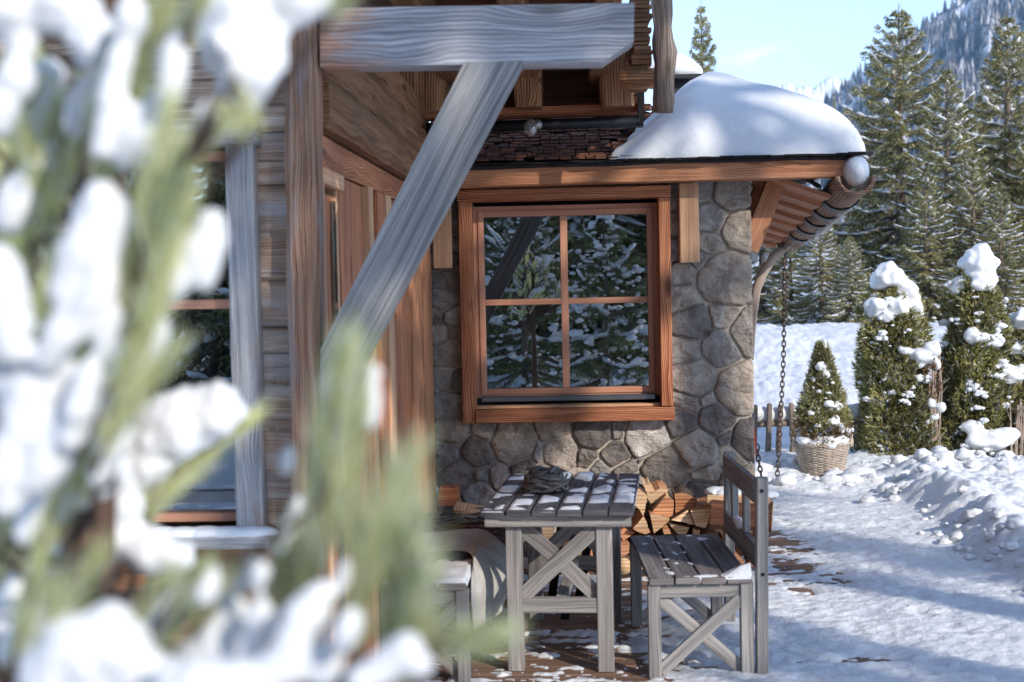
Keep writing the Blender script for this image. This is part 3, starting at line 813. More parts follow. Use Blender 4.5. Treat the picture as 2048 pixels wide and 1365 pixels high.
# small dark roof behind with its snow hood
a, b = onY(1330, 152, 11.2), onY(1405, 200, 11.2)
dm = MB()
dm.box(((a.x + b.x) / 2, 11.5, a.z - .02), (b.x - a.x + .0, .8, .03)); dm.box(((a.x + b.x) / 2 - .05, 11.55, a.z - .25), (b.x - a.x - .10, .7, .46))
dorm = dm.build('dormer', M['roofdark'], annex)
c = onY(1368, 150, 11.25)
tag(lumps('snow_hood', [(c + Vector((-.06, .2, .05)), (.2, .32, .14)), (c + Vector((.05, .22, .03)), (.12, .3, .10)), (c + Vector((-.2, .22, .05)), (.2, .3, .12))], M['snowsoft'], None, 4, .1, 1.2, .03, 3), 'hood of snow on the small dark roof behind the round pole', 'snow')
# ------------------------------------------------------------------ log house
house = thing('log_house', (-1.6, 6.5, 0), 'old log house with a heavy grey beam and brace on its corner post', 'house')
def hx(px, py=600): return onY(px, py, 5.0).x
def hz(py, px=600): return onY(px, py, 5.0).z
seams = [-130, -70, -10, 50, 98, 150, 205, 262, 318, 366, 464, 561, 656, 705, 764, 861, 960, 1062, 1150, 1240, 1330, 1420]
wxl, wxr, wz0, wz1 = -1.80, hx(472), hz(1045, 450), hz(300, 450)
for i in range(len(seams) - 1):
    z1, z0 = hz(seams[i]), hz(seams[i + 1]); zc = (z0 + z1) / 2
    spans = [(-2.7, -.93)] if (z0 > wz1 - .02 or z1 < wz0 + .02) else [(-2.7, wxl), (hx(505), -.93)]
    for (a, b) in spans:
        m = MB(); m.beam((a, 5.13 + RNG.uniform(-.008, .008), zc), (b, 5.13 + RNG.uniform(-.008, .008), zc), .17, z1 - z0 - .002, (0, 1, 0), 12, .007, .10)
        m.build('log', M['logdark' if i > 16 else 'log'], house)
m = MB(); m.box(((hx(505) - .925) / 2, 5.12, 1.5), (-.925 - hx(505), .11, 3.1)); m.build('wall_backing', M['log'], house)
# post, beam and brace
m = MB()
m.beam((hx(606, 900) + .004, 5.0, -.02), (hx(607, 100), 5.0, hz(36)), .113, .13, (1, 0, 0), 26, .009, .16)
m.build('corner_post', M['post'], house)
bx1 = onY(1268, 60, 4.93).x
P = [onY(640, 134, 4.93), onY(1205, 125, 4.93), onY(1267, 82, 4.93), onY(1269, 6, 4.93), onY(640, 17, 4.93)]
m = MB(); m.prism([P[0], P[1], P[2], P[3], P[4]], (0, .14, 0))
M['beam'] = wood('grey_beam_wood', srgb(92, 94, 100), srgb(150, 151, 155), srgb(200, 200, 202), .55, srgb(96, 84, 76), .5, .8, .6, .5, None, 0, .8)
def edge_stain(mat, x0, x1, col):
    nt = mat.node_tree; bs = [n for n in nt.nodes if n.type == 'BSDF_PRINCIPLED'][0]; src = bs.inputs['Base Color'].links[0].from_socket
    ge = nt.nodes.new('ShaderNodeNewGeometry'); sx_ = nt.nodes.new('ShaderNodeSeparateXYZ'); nt.links.new(ge.outputs['Position'], sx_.inputs[0])
    mp = nt.nodes.new('ShaderNodeMapping'); mp.inputs['Scale'].default_value = (4, 4, 34); nt.links.new(ge.outputs['Position'], mp.inputs[0])
    no = nt.nodes.new('ShaderNodeTexNoise'); no.inputs['Scale'].default_value = 1; no.inputs['Detail'].default_value = 5; nt.links.new(mp.outputs[0], no.inputs['Vector'])
    ad = nt.nodes.new('ShaderNodeMath'); ad.operation = 'MULTIPLY_ADD'; nt.links.new(no.outputs['Fac'], ad.inputs[0]); ad.inputs[1].default_value = .5; nt.links.new(sx_.outputs[0], ad.inputs[2])
    mr = nt.nodes.new('ShaderNodeMapRange'); nt.links.new(ad.outputs[0], mr.inputs[0])
    for i, q in enumerate((x0, x1, .85, 0)): mr.inputs[i + 1].default_value = q
    mx = nt.nodes.new('ShaderNodeMix'); mx.data_type = 'RGBA'; mx.blend_type = 'MULTIPLY'; nt.links.new(mr.outputs[0], mx.inputs[0]); nt.links.new(src, mx.inputs[6]); mx.inputs[7].default_value = col
    nt.links.new(mx.outputs[2], bs.inputs['Base Color'])
edge_stain(M['beam'], -.56, -.36, (1.15, .56, .30, 1))
planar_uv(m.build('beam', M['beam'], house), (1, 0, 0), (0, 1, 0), (0, 0, 1))
P = [onY(928, 125, 4.925), onY(1047, 123, 4.925), onY(640.5, 893, 4.925), onY(640.5, 700, 4.925)]
ax = (P[2] - P[1]).normalized()
m = MB(); m.prism(P, (0, .105, 0))
planar_uv(m.build('brace', M['grey'], house), ax, ax.cross(Vector((0, 1, 0))), (0, 1, 0))
# front window (seen left of the post)
win = MB()
tx0, tx1 = hx(466), hx(520)
win.beam(((tx0 + tx1) / 2, 4.985, hz(1062, 490)), ((tx0 + tx1) / 2, 4.985, hz(293, 490)), tx1 - tx0, .09, (1, 0, 0), 8, .003, .08)
win.beam((wxl - .1, 4.985, hz(1062, 490)), (wxl - .1, 4.985, hz(293, 490)), tx1 - tx0, .09, (1, 0, 0), 8, .003, .08)
win.beam((wxl - .2, 4.97, hz(272, 480)), (hx(527), 4.97, hz(272, 480)), .15, .074, (0, 1, 0), 8, .003, .05)
win.beam((wxl - .2, 4.975, hz(1076, 480)), (hx(535), 4.975, hz(1076, 480)), .13, .05, (0, 1, 0), 8, .003, .05)
hw = win.build('window', M['grey_stain'], house)
fr = MB()
fr.beam((wxl, 5.055, hz(1038, 430)), (tx0, 5.055, hz(1038, 430)), .05, .03, (0, 1, 0)); fr.beam((wxl, 5.05, hz(609, 430)), (tx0, 5.05, hz(609, 430)), .03, .034, (0, 1, 0)); fr.beam((tx0 - .002, 5.055, hz(1035, 460)), (tx0 - .002, 5.055, hz(300, 460)), .02, .05, (1, 0, 0)); fr.beam((wxl, 5.052, hz(310, 430)), (tx0, 5.052, hz(310, 430)), .05, .034, (0, 1, 0))
fr.build('frame', M['sash'], hw)
g = MB(); g.box(((wxl + tx0) / 2, 5.075, (hz(1030) + hz(310)) / 2), (tx0 - wxl, .004, hz(310) - hz(1030)), 0, 0); g.build('pane', M['glass'], hw)
z_ = MB(); z_.box(((wxl + tx0) / 2, 5.06, hz(998, 430)), (tx0 - wxl - .02, .03, .04)); z_.build('drip_rail', M['zinc'], hw)
xs = np.linspace(wxl, tx0 + .1, 120); zs = np.linspace(.9, 2.3, 6)
X, Z = np.meshgrid(xs, zs); Y = 5.36 + .03 * np.sin(X * 70) + .015 * np.sin(X * 33 + 1)
ii = np.arange(X.size).reshape(X.shape); F = np.stack([ii[:-1, :-1], ii[:-1, 1:], ii[1:, 1:], ii[1:, :-1]], -1).reshape(-1, 4)
np_mesh('curtain', np.stack([X, Y, Z], -1).reshape(-1, 3), F, M['curtain'], hw, True)
lumps('snow_ledge', [(Vector((x, 4.95, hz(1060, 480))), (.09, .05, .022)) for x in np.linspace(wxl, hx(500), 9)], M['snowsoft'], hw, 2, .15)
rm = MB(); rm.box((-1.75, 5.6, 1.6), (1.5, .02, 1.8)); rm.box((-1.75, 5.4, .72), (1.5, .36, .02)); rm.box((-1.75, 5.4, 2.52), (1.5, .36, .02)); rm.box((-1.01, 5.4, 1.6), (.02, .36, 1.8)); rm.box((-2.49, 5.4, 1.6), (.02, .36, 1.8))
rm.build('room_dark_box', M['room'], house)  # interior shade given by a near-black box behind the curtain
# side wall running back to the annex
SX = -.89
def sy(px, py=600): return onX(px, py, SX).y
m = MB(); m.beam((SX - .06, 5.08, 2.435), (SX - .06, 8.99, 2.435), .19, .185, (1, 0, 0), 30, .008, .1); m.build('wall_plate', M['logdark'], house)
m = MB(); m.beam((SX - .075, 5.08, 2.615), (SX - .075, 8.99, 2.615), .19, .165, (1, 0, 0), 30, .008, .1); m.build('wall_plate', M['logdark'], house)
m = MB(); m.beam((SX - .09, 5.08, 2.80), (SX - .09, 8.99, 2.80), .19, .19, (1, 0, 0), 30, .008, .1); m.build('wall_plate', M['logdark'], house)
m = MB(); m.box((SX - .14, 7.12, 1.12), (.05, 3.7, 2.5)); m.build('wall_backing', M['dark'], house)
def sboard(px0, px1, mt, proud=0.0, z0=0.0, z1=2.34, name='wall_board', th=.05, par=None):
    y0, y1 = sorted((sy(px0), sy(px1)))
    m = MB(); m.beam((SX - .05 + proud, (y0 + y1) / 2, z0), (SX - .05 + proud, (y0 + y1) / 2, z1), th, y1 - y0 - .003, (1, 0, 0), 6, .002, .06)
    return m.build(name, M[mt], par or house)
sboard(643, 654, 'dark', -.01)
door = sboard(660, 692, 'larchred', -.02, .05, 2.12, 'side_door')
sboard(654, 660, 'larchpale', .012, .05, 2.20, 'frame', .06, door); sboard(692, 696, 'larchpale', -.005, .05, 2.15, 'frame', .05, door)
y0, y1 = sy(655), sy(697)
m = MB(); m.beam((SX - .03, y0 + .001, 2.175), (SX - .03, y1, 2.175), .05, .06, (1, 0, 0)); m.build('frame', M['larchpale'], door)
g = MB(); g.box((SX - .035, (sy(686) + sy(692)) / 2, 1.2), (.008, sy(692) - sy(686), 1.8)); g.build('pane', M['glass'], door)
m = MB(); m.beam((SX - .05, 5.1, 2.27), (SX - .05, 8.98, 2.27), .05, .12, (1, 0, 0), 10, .002, .06); m.build('lintel_board', M['larchred'], house)
sboard(697, 741, 'larchred', 0, 0, 2.2); sboard(741, 749, 'larchpale', .03, 0, 2.2); sboard(749, 762, 'larch', .0, 0, 2.2); sboard(762, 776, 'larchred', .02, 0, 2.2)
sboard(776, 785, 'larchpale', .03, 0, 2.2); sboard(785, 801, 'larch', .0, 0, 2.2); sboard(801, 826, 'larchred', .005, 0, 2.2); sboard(826, 846, 'larch', .02, 0, 2.2); sboard(846, 864, 'larch', .026, 0, 2.2)
# upper storey above the annex roof
def ux(px, Yv): return onY(px, 150, Yv).x
def uz(py, Yv, px=1100): return onY(px, py, Yv).z
m = MB()
zz = [uz(236, 8.95), uz(196, 8.95), uz(150, 8.95), uz(105, 8.95), uz(60, 8.95)]
for i in range(4): m.beam((ux(850, 8.95), 8.97, (zz[i] + zz[i + 1]) / 2), (ux(1288, 8.95), 8.97, (zz[i] + zz[i + 1]) / 2), .06, zz[i + 1] - zz[i] - .004, (0, 1, 0), 6, .002, .06)
m.build('upper_wall', M['dark'], house)
m = MB(); m.beam((ux(845, 8.72), 8.72, uz(226, 8.72)), (ux(1282, 8.72), 8.72, uz(222, 8.72)), .14, .052, (0, 1, 0), 8, .002, .06); m.build('sill_plate', M['larchred'], house)
m = MB(); m.beam((ux(880, 8.8), 8.8, uz(140, 8.8)), (ux(1215, 8.8), 8.8, uz(138, 8.8)), .2, .05, (0, 1, 0), 8, .002, .06); m.build('ledge_board', M['dark'], house)
for (a, b, pyb) in ((740, 886, 213), (1028, 1082, 211), (1203, 1266, 215)):
    xa_, xb2 = ux(a, 8.45), ux(b, 8.45); z0 = uz(pyb, 8.45)
    m = MB(); m.beam(((xa_ + xb2) / 2, 8.72, z0), ((xa_ + xb2) / 2, 8.72, 3.12), xb2 - xa_, .5, (1, 0, 0), 8, .012, .1, 0, None, (xb2 - xa_) * 1.08)
    m.build('joist_end', M['hewn'], house)
m = MB(); m.tube([(ux(850, 8.6), 8.6, uz(251, 8.6)), (ux(1278, 8.6), 8.6, uz(248, 8.6))], .034, 14)
gt = m.build('eave_gutter', M['black'], house, True)
m = MB(); m.box((ux(1280, 8.6), 8.62, uz(215, 8.6)), (.03, .1, .26)); m.build('end_bracket', M['black'], gt)
lumps('ice', [(onY(1062, 256, 8.56), (.04, .03, .05)), (onY(1075, 250, 8.56), (.03, .03, .03))], M['ice'], gt, 2, .2)
# layered board ends, stub and hanging round pole on the right end
m = MB(); k = 0; z = uz(182, 8.2)
while z < 3.5:
    t = RNG.uniform(.02, .034)
    m.beam((ux(1262, 8.2), 8.25 + RNG.uniform(-.015, .015), z + t / 2), (ux(1302, 8.2) - RNG.uniform(0, .02), 8.25, z + t / 2), .3, t - .003, (0, 1, 0), 2, .003, .12)
    z += t
m.build('layered_boards', M['logdark'], house)
m = MB(); m.tube([(ux(1240, 8.15), 8.16, uz(160, 8.15)), (ux(1312, 8.15), 8.14, uz(162, 8.15))], [.062, .058], 12, .25); m.build('log_stub', M['hewn'], house, True)
m = MB(); pts = []; rr = []
for i in range(16):
    k = i / 15; pts.append((ux(1324, 7.95) + .012 * math.sin(k * 5), 7.95, uz(231, 7.95) + k * 1.0)); rr.append((.050 if i == 0 else .058) * (1 + .05 * math.sin(k * 23)))
m.tube(pts, rr, 22, .4); m.build('hanging_pole', M['polelog'], house, True)
# roof over the terrace corner
m = MB()
for i in range(24):
    y0 = 4.75 + i * .18
    m.beam((-2.8, y0, 3.17), (.27, y0, 3.17), .176, .03, (0, 1, 0), 4, .002, .05)
m.build('roof', M['dark'], house)
for xx in (-.7, -.25, .18):
    m = MB(); m.beam((xx, 4.75, 3.06), (xx, 9.0, 3.06), .12, .17, (1, 0, 0), 8, .004, .08); m.build('rafter', M['logdark'], house)
# ------------------------------------------------------------------ garden table
def leg(mb, x, y, z0, z1, w, h): mb.beam((x, y, z0), (x, y, z1), w, h, (1, 0, 0), 5, .0012, .06)
TW, TL = .695, 1.17
table = empty('garden_table', (-.052, 6.90, 0), -RAD(4.0), 'weathered wooden table with crossed end braces and patchy snow on its plank top', 'table')
tp = TW / 6
m = MB()
for i in range(6):
    x = -TW / 2 + tp * (i + .5)
    m.beam((x, -TL / 2 + RNG.uniform(-.004, .004), .735), (x, TL / 2, .735), tp - .009, .028, (1, 0, 0), 8, .0015, .1)
top = m.build('tabletop', M['tabletop'], table)
def rects(X, Y, s, th, am, sx=6, sy=6): return am * (fbm(X * sx, Y * sy, 3, s) - th)
def th_(X, Y):
    h = .034 * (fbm(X * 3.6, Y * 6.5, 3, 77) + .45 * fbm(X * 14, Y * 14, 2, 78) + .16)
    gap = np.abs(((X + TW / 2) / tp + .5) % 1 - .5) * tp
    h = np.where(gap < .010, -.01, np.minimum(h, .014) * sstep(.008, .028, gap))
    e = np.minimum(TW / 2 - np.abs(X), TL / 2 - np.abs(Y)); return np.where(e < .004, -.01, h)
patch('snow_patch', -TW / 2, TW / 2, -TL / 2, TL / 2, .748, th_, M['snow'], top, .009, .0)
for (yy, sgn) in ((-TL / 2 + .10, -1), (TL / 2 - .12, 1)):
    m = MB(); m.beam((-.33, yy + sgn * .045, .692), (.33, yy + sgn * .045, .692), .035, .055, (0, 1, 0), 4, .001, .08); m.build('apron', M['bench'], table)
    for x in (-.205, .205):
        m = MB(); leg(m, x, yy, 0, .72, .073, .062); m.build('leg', M['bench'], table)
    m = MB(); m.beam((-.17, yy + .012, .655), (.17, yy + .012, .34), .022, .07, (0, 1, 0), 5, .001, .08); m.build('cross_brace', M['bench'], table)
    m = MB(); m.beam((.17, yy - .012, .655), (-.17, yy - .012, .34), .022, .07, (0, 1, 0), 5, .001, .08); m.build('cross_brace', M['bench'], table)
    m = MB(); m.beam((-.168, yy - .005, .30), (.168, yy - .005, .30), .04, .068, (0, 1, 0), 4, .001, .08); m.build('stretcher', M['bench'], table)
m = MB(); m.beam((0, -TL / 2 + .12, .30), (0, TL / 2 - .14, .30), .05, .05, (1, 0, 0), 5, .001, .08); m.build('stretcher', M['bench'], table)

# driftwood wreath on the table
w0 = onZ(1090, 983, .752)
wreath = MB()
for k in range(64):
    th = RNG.uniform(0, 2 * math.pi); ph = RNG.uniform(.0, 1.25); R = .112
    c = Vector((math.cos(th) * math.cos(ph) * R, math.sin(th) * math.cos(ph) * R, .012 + math.sin(ph) * .105))
    t = Vector((-math.sin(th), math.cos(th), RNG.uniform(-.55, .55))).normalized(); l = RNG.uniform(.05, .10)
    pts = [w0 + c + t * (s * l) + c.normalized() * (-.018 * s * s * 2) + Vector((0, 0, RNG.uniform(-.004, .004))) for s in (-1, -.3, .3, 1)]
    for q in pts: q.z = max(q.z, .762)
    r = RNG.uniform(.005, .0105); wreath.tube(pts, [r * .7, r, r, r * .6], 7, .2)
wr = wreath.build('driftwood_wreath', M['drift'], None, True)
tag(wr, 'round tangle of grey driftwood sticks standing on the snowy table', 'wreath')

# ------------------------------------------------------------------ benches
def make_bench(loc, rz, back, label, w=.46, ln=1.05):
    b = empty('garden_bench', loc, rz, label, 'bench')
    n = 4 if w > .4 else 3; pw = w / n
    m = MB()
    for i in range(n):
        x = -w / 2 + pw * (i + .5)
        m.beam((x, -ln / 2 + RNG.uniform(-.003, .003), .436), (x, ln / 2, .436), pw - .009, .028, (1, 0, 0), 8, .0015, .1)
    seat = m.build('seat', M['benchdark'], b)
    for (yy, sgn) in ((-ln / 2 + .045, -1), (ln / 2 - .06, 1)):
        m = MB(); m.beam((-w / 2 + .05, yy, .385), (w / 2 - .05, yy, .385), .03, .06, (0, 1, 0), 4, .001, .08); m.build('apron', M['bench'], b)
        for sx_ in (-1, 1):
            tall = back and sx_ > 0
            m = MB(); leg(m, sx_ * (w / 2 - .025), yy - .004, 0, .42, .056, .05); m.build('leg', M['bench'], b)
            if tall:
                m = MB(); m.beam((w / 2 + .037, yy - .02, 0), (w / 2 + .048, yy - .02, .885), .05, .06, (1, 0, 0), 8, .0015, .08); bp = m.build('back_post', M['bench'], b)
                k = MB()
                for z in (.46, .83): k.tube([(w / 2 + .042, yy - .0495, z), (w / 2 + .042, yy - .0545, z)], .008, 10)
                k.build('bolt', M['black'], bp)
        m = MB(); m.beam((-w / 2 + .05, yy + .014, .35), (w / 2 - .05, yy + .014, .03), .022, .055, (0, 1, 0), 5, .001, .08); m.build('cross_brace', M['bench'], b)
        m = MB(); m.beam((w / 2 - .05, yy - .012, .35), (-w / 2 + .05, yy - .012, .03), .022, .055, (0, 1, 0), 5, .001, .08); m.build('cross_brace', M['bench'], b)
    if back:
        for (z, h) in ((.822, .105), (.535, .105)):
            m = MB(); m.beam((w / 2 + .026, -ln / 2 + .055, z), (w / 2 + .026, ln / 2 - .095, z), .026, h, (1, 0, 0), 8, .0015, .08); m.build('back_rail', M['benchdark'], b)
        for yy in (-.17, .17):
            m = MB(); m.beam((w / 2 + .030, yy, .59), (w / 2 + .030, yy, .77), .03, .06, (1, 0, 0), 3, .001, .08); m.build('back_slat', M['bench'], b)
    return b, seat
bench, seat = make_bench((.517, 6.775, 0), RAD(2.4), True, 'wooden garden bench with a backrest to the right of the table')
def bs(X, Y):
    d = .02 * (fbm(X * 9, Y * 7, 3, 91) - .02) + .02 * sstep(-.40, -.525, Y) - .018 + .10 * np.maximum(0, sstep(.08, .23, X) * sstep(-.30, -.5, Y)) * .62
    d = np.maximum(d, .016 * (fbm(X * 16, Y * 10, 3, 95) - .42))
    e = np.minimum(.23 - np.abs(X), .525 - np.abs(Y)); return np.where(e < .003, -.01, d)
patch('snow_patch', -.23, .23, -.525, .525, .449, bs, M['snow'], seat, .009)
lumps('snow_patch', [((.252, -.03, .60), (.018, .08, .028)), ((.25, .03, .605), (.016, .07, .022)), ((.252, -.08, .60), (.016, .05, .02))], M['snow'], seat, 3, .2, 1.6)
bench2, seat2 = make_bench((-.683, 6.74, 0), 0, False, 'low wooden bench by the log house wall half covered by a hide', .385, 1.10)
patch('snow_patch', -.19, .19, -.55, .1, .449, lambda X, Y: np.where(np.minimum(.19 - np.abs(X), .55 - np.abs(Y)) < .004, -.01, .026 * sstep(.05, -.25, Y) + .014 * fbm(X * 8, Y * 8, 3, 99) - .006), M['snow'], seat2, .012)
# hide hanging over the bench
prof = [(-.86, .468), (-.72, .474), (-.62, .478), (-.54, .482), (-.488, .482), (-.445, .468), (-.412, .43), (-.395, .38), (-.388, .33), (-.390, .28), (-.40, .23), (-.415, .18)]
ny = 26; Vs = []
for j in range(ny):
    t = j / (ny - 1)
    for i, (x, z) in enumerate(prof):
        s = i / (len(prof) - 1)
        front = 6.78 - .50 * float(sstep(.25, .62, s)) + .10 * float(sstep(.7, 1, s)); rear = 7.30 - .10 * s - .25 * float(sstep(.7, 1, s))
        y = front + (rear - front) * t
        if s > .36: x = -.487
        bulge = (.135 * float(sstep(0, .72, t)) - .05 * float(sstep(.85, 1, t))) * float(sstep(.34, .62, s)) * (1 - .25 * float(sstep(.75, 1, s)))
        zz = z + .02 * math.sin(t * 9) * float(sstep(.0, .3, s)) * (1 - s)
        Vs.append((x + bulge + .012 * mnoise.noise(Vector((s * 5, t * 5, 1))) * (s > .3), y + .02 * mnoise.noise(Vector((s * 4, t * 9, 3))), zz + .008 * mnoise.noise(Vector((s * 6, t * 6, 8)))))
k = len(prof); ii = np.arange(len(Vs)).reshape(ny, k)
F = np.stack([ii[:-1, :-1], ii[:-1, 1:], ii[1:, 1:], ii[1:, :-1]], -1).reshape(-1, 4)
hd = np_mesh('hide', Vs, F, M['hide'], None, True)
s_ = hd.modifiers.new('thick', 'SOLIDIFY'); s_.thickness = .014; s_.offset = 1
s_ = hd.modifiers.new('round', 'SUBSURF'); s_.levels = 1; s_.render_levels = 1
tag(hd, 'grey beige animal hide draped over the end of the low bench', 'animal hide')

# black iron stool behind the table
f1, f2, f3 = onZ(1130, 1238, 0), onZ(1158, 1196, 0), onZ(1196, 1150, 0)
st_ = thing('iron_stool', (.03, 7.75, 0), 'black iron stool with splayed legs behind the table', 'stool')
cx, cy = .02, 7.72
m = MB(); m.tube([(cx, cy, .50), (cx, cy, .53)], .15, 24); m.build('seat', M['black'], st_)
for f, tx in ((f1, -.02), (f2, .06), (Vector((.22, 7.95, 0)), .1), (Vector((-.15, 7.95, 0)), -.1)):
    m = MB(); m.beam((f.x, f.y, 0), (cx + tx, cy - .02, .50), .046, .03, (1, 0, 0), 4, 0, .1); m.build('leg', M['black'], st_)

# ------------------------------------------------------------------ firewood
def zoompoly(pts, ox=1200, oy=940, s=4.6545): return [(ox + x / s, oy + y / s) for x, y in pts]
FW = [
 ('cut', [(300, 545), (400, 430), (440, 500), (470, 590), (425, 605)], 0), ('cut', [(462, 400), (640, 440), (650, 470), (502, 600)], 0), ('cutred', [(615, 228), (690, 290), (680, 425), (655, 440), (530, 418), (480, 395)], .05),
 ('cutred', [(690, 225), (760, 205), (900, 258), (905, 320), (840, 360), (700, 415)], .08), ('cut', [(838, 380), (1060, 335), (985, 545), (890, 525)], 0), ('cut', [(655, 462), (820, 372), (850, 410), (882, 520)], .02),
 ('cut', [(625, 487), (835, 535), (800, 605), (730, 605)], .01), ('cutred', [(150, 530), (330, 580), (215, 662)], .02), ('cutred', [(150, 680), (280, 690), (275, 775), (185, 822), (150, 800)], 0),
 ('cut', [(345, 160), (445, 240), (425, 330), (400, 430), (325, 330)], .03), ('cut', [(135, 455), (265, 460), (255, 525), (135, 525)], .02), ('cut', [(1010, 490), (1100, 408), (1112, 540)], .02),
 ('cut', [(1350, 540), (1385, 498), (1420, 560), (1412, 600)], 0), ('cut', [(1530, 540), (1592, 530), (1562, 628), (1528, 650)], 0), ('cut', [(868, 545), (930, 562), (932, 600), (862, 602)], .03),
 ('cutred', [(578, 540), (620, 508), (662, 600), (600, 607)], .03), ('cutred', [(1250, 758), (1352, 858), (1310, 892), (1240, 840)], .0), ('cut', [(430, 240), (560, 170), (640, 190), (600, 260), (480, 330)], .14),
 ('cut', [(400, 130), (470, 150), (520, 200), (440, 235)], .16), ('cut', [(320, 640), (430, 650), (420, 760), (330, 740)], .0), ('cutred', [(450, 640), (590, 650), (600, 760), (480, 770)], .02), ('cut', [(620, 650), (780, 660), (740, 780)], .0),
 ('cut', [(800, 650), (940, 640), (960, 760), (780, 770)], .01), ('cutred', [(960, 620), (1100, 600), (1080, 740), (990, 760)], .0), ('cut', [(330, 780), (460, 790), (480, 930), (320, 940)], .01), ('cut', [(500, 800), (640, 800), (620, 940), (500, 930)], 0),
 ('cutred', [(660, 800), (790, 800), (800, 930), (650, 940)], .02), ('cut', [(820, 800), (960, 790), (970, 930), (820, 940)], 0), ('cut', [(990, 790), (1120, 770), (1130, 920), (1000, 930)], .02), ('cut', [(1150, 640), (1240, 650), (1220, 760), (1140, 750)], .0), ('cut', [(1140, 790), (1290, 880), (1280, 930), (1150, 930)], .0),
 ('cut', [(1370, 660), (1500, 640), (1520, 760), (1400, 790)], .05), ('cutred', [(1400, 810), (1520, 790), (1500, 910), (1390, 900)], .05),
]
FW2 = [('cut', [(1115, 270), (1180, 285), (1222, 330), (1215, 430), (1120, 440)], .02), ('cut', [(1410, 582), (1470, 500), (1500, 495), (1565, 578)], .0), ('cut', [(1410, 595), (1462, 592), (1466, 632), (1412, 632)], .0), ('cut', [(1328, 265), (1360, 265), (1392, 400), (1330, 430)], .03),
 ('cutred', [(1420, 330), (1480, 270), (1540, 300), (1500, 400)], .05), ('cut', [(1120, 460), (1250, 470), (1230, 590), (1130, 600)], .02), ('cutred', [(1260, 470), (1390, 450), (1400, 580), (1260, 600)], .05), ('cut', [(1120, 620), (1240, 615), (1250, 715), (1120, 720)], .0), ('cutred', [(1270, 620), (1390, 610), (1390, 720), (1270, 720)], .04), ('cut', [(1530, 600), (1570, 600), (1568, 640), (1535, 640)], .0)]
lab = {'cut': 'pale split firewood log in the stack below the larch window', 'cutred': 'reddish split firewood log in the stack below the larch window'}
def firewood(poly, mt, yoff, yf=8.42):
    c2 = (sum(p[0] for p in poly) / len(poly), sum(p[1] for p in poly) / len(poly))
    P = []
    for i in range(len(poly)):                       # slightly irregular outline
        a, b = poly[i], poly[(i + 1) % len(poly)]
        P.append(a)
        P.append(((a[0] + b[0]) / 2 + RNG.uniform(-1.5, 1.5), (a[1] + b[1]) / 2 + RNG.uniform(-1.5, 1.5)))
    Y0 = yf + yoff + RNG.uniform(-.02, .02); tx, tz = RNG.uniform(-.25, .25), RNG.uniform(-.2, .2)
    P3 = []
    cc = onY(c2[0], c2[1], Y0)
    for (x, y) in P:
        q = onY(x, y, Y0); d = q - cc; q = cc + d * .97; q.y += d.x * tx + d.z * tz; q.z = max(q.z, .02); P3.append(q)
    L = RNG.uniform(.28, .34)
    back = [q + Vector((RNG.uniform(-.01, .01), L, RNG.uniform(-.01, .01))) for q in P3]
    m = MB()
    if (P3[1] - P3[0]).cross(P3[2] - P3[0]).y < 0: pass
    n = len(P3); o = RNG.uniform(0, 30); pr = [0]
    for j in range(n): pr.append(pr[-1] + (P3[(j + 1) % n] - P3[j]).length)
    m._rings([P3, [a.lerp(b, .5) + Vector((RNG.uniform(-.004, .004), 0, RNG.uniform(-.004, .004))) for a, b in zip(P3, back)], back], [o, o + L / 2, o + L], pr, 0, True, 1)
    side = 'bark' if RNG.random() < .25 else ('cutred' if RNG.random() < .6 else 'cut')
    ob = m.build('firewood_log', [M[side], M[mt]], None)
    return tag(ob, lab[mt], 'firewood', 'stacked firewood below the window')
for (mt, pz, yo) in FW: firewood(zoompoly(pz), mt, yo)
for (mt, pz, yo) in FW2: firewood(zoompoly(pz, 820, 980, 4.266), mt, yo)
for k in range(26):                                    # pieces deeper in the stack
    px = RNG.uniform(1235, 1490); py = RNG.uniform(1010, 1130); r = RNG.uniform(13, 22)
    pl = [(px + math.cos(a + .3 * k) * r * RNG.uniform(.8, 1.1), py + math.sin(a + .3 * k) * r * RNG.uniform(.7, 1)) for a in (0, 1.4, 2.6, 4.2)]
    firewood(pl, RNG.choice(['cut', 'cutred']), .22)
def tinyfix(): pass
p0 = onY(1247, 1133, 8.38)
m = MB(); m.tube([p0, p0 + Vector((.02, .16, .004)), p0 + Vector((.03, .32, 0))], [.052, .054, .053], 18, .12, 0, True, 1)
tag(m.build('firewood_log', [M['bark'], M['cut']], None, True), 'unsplit round log lying lowest in the firewood stack beside the bench leg', 'firewood', 'stacked firewood below the window')
a, b = onY(1424, 1026, 8.30), onY(1545, 1034, 8.24)
m = MB(); m.beam(a, b, .20, .155, (0, 1, 0), 10, .012, .2, 0, 1)
tag(m.build('split_timber', [M['dark'], M['cut']], None), 'long dark half log lying across the right end of the firewood stack', 'timber')
a, b = onY(1420, 994, 8.42), onY(1542, 1000, 8.34)
m = MB(); m.beam(a, b, .22, .06, (0, 1, 0), 10, .008, .12)
pk = tag(m.build('plank', M['cut'], None), 'pale plank with a strip of snow on the dark half log', 'plank')
sv = [(a.lerp(b, t) + Vector((0, RNG.uniform(-.02, .02), .035)), (.06, .09, .03)) for t in np.linspace(.08, .95, 9)]
lumps('snow_strip', sv, M['snow'], pk, 2, .2)
for q in ((1335, 988), (1350, 992), (1405, 1003), (1298, 1000)):
    c = onY(q[0], q[1], 8.5)
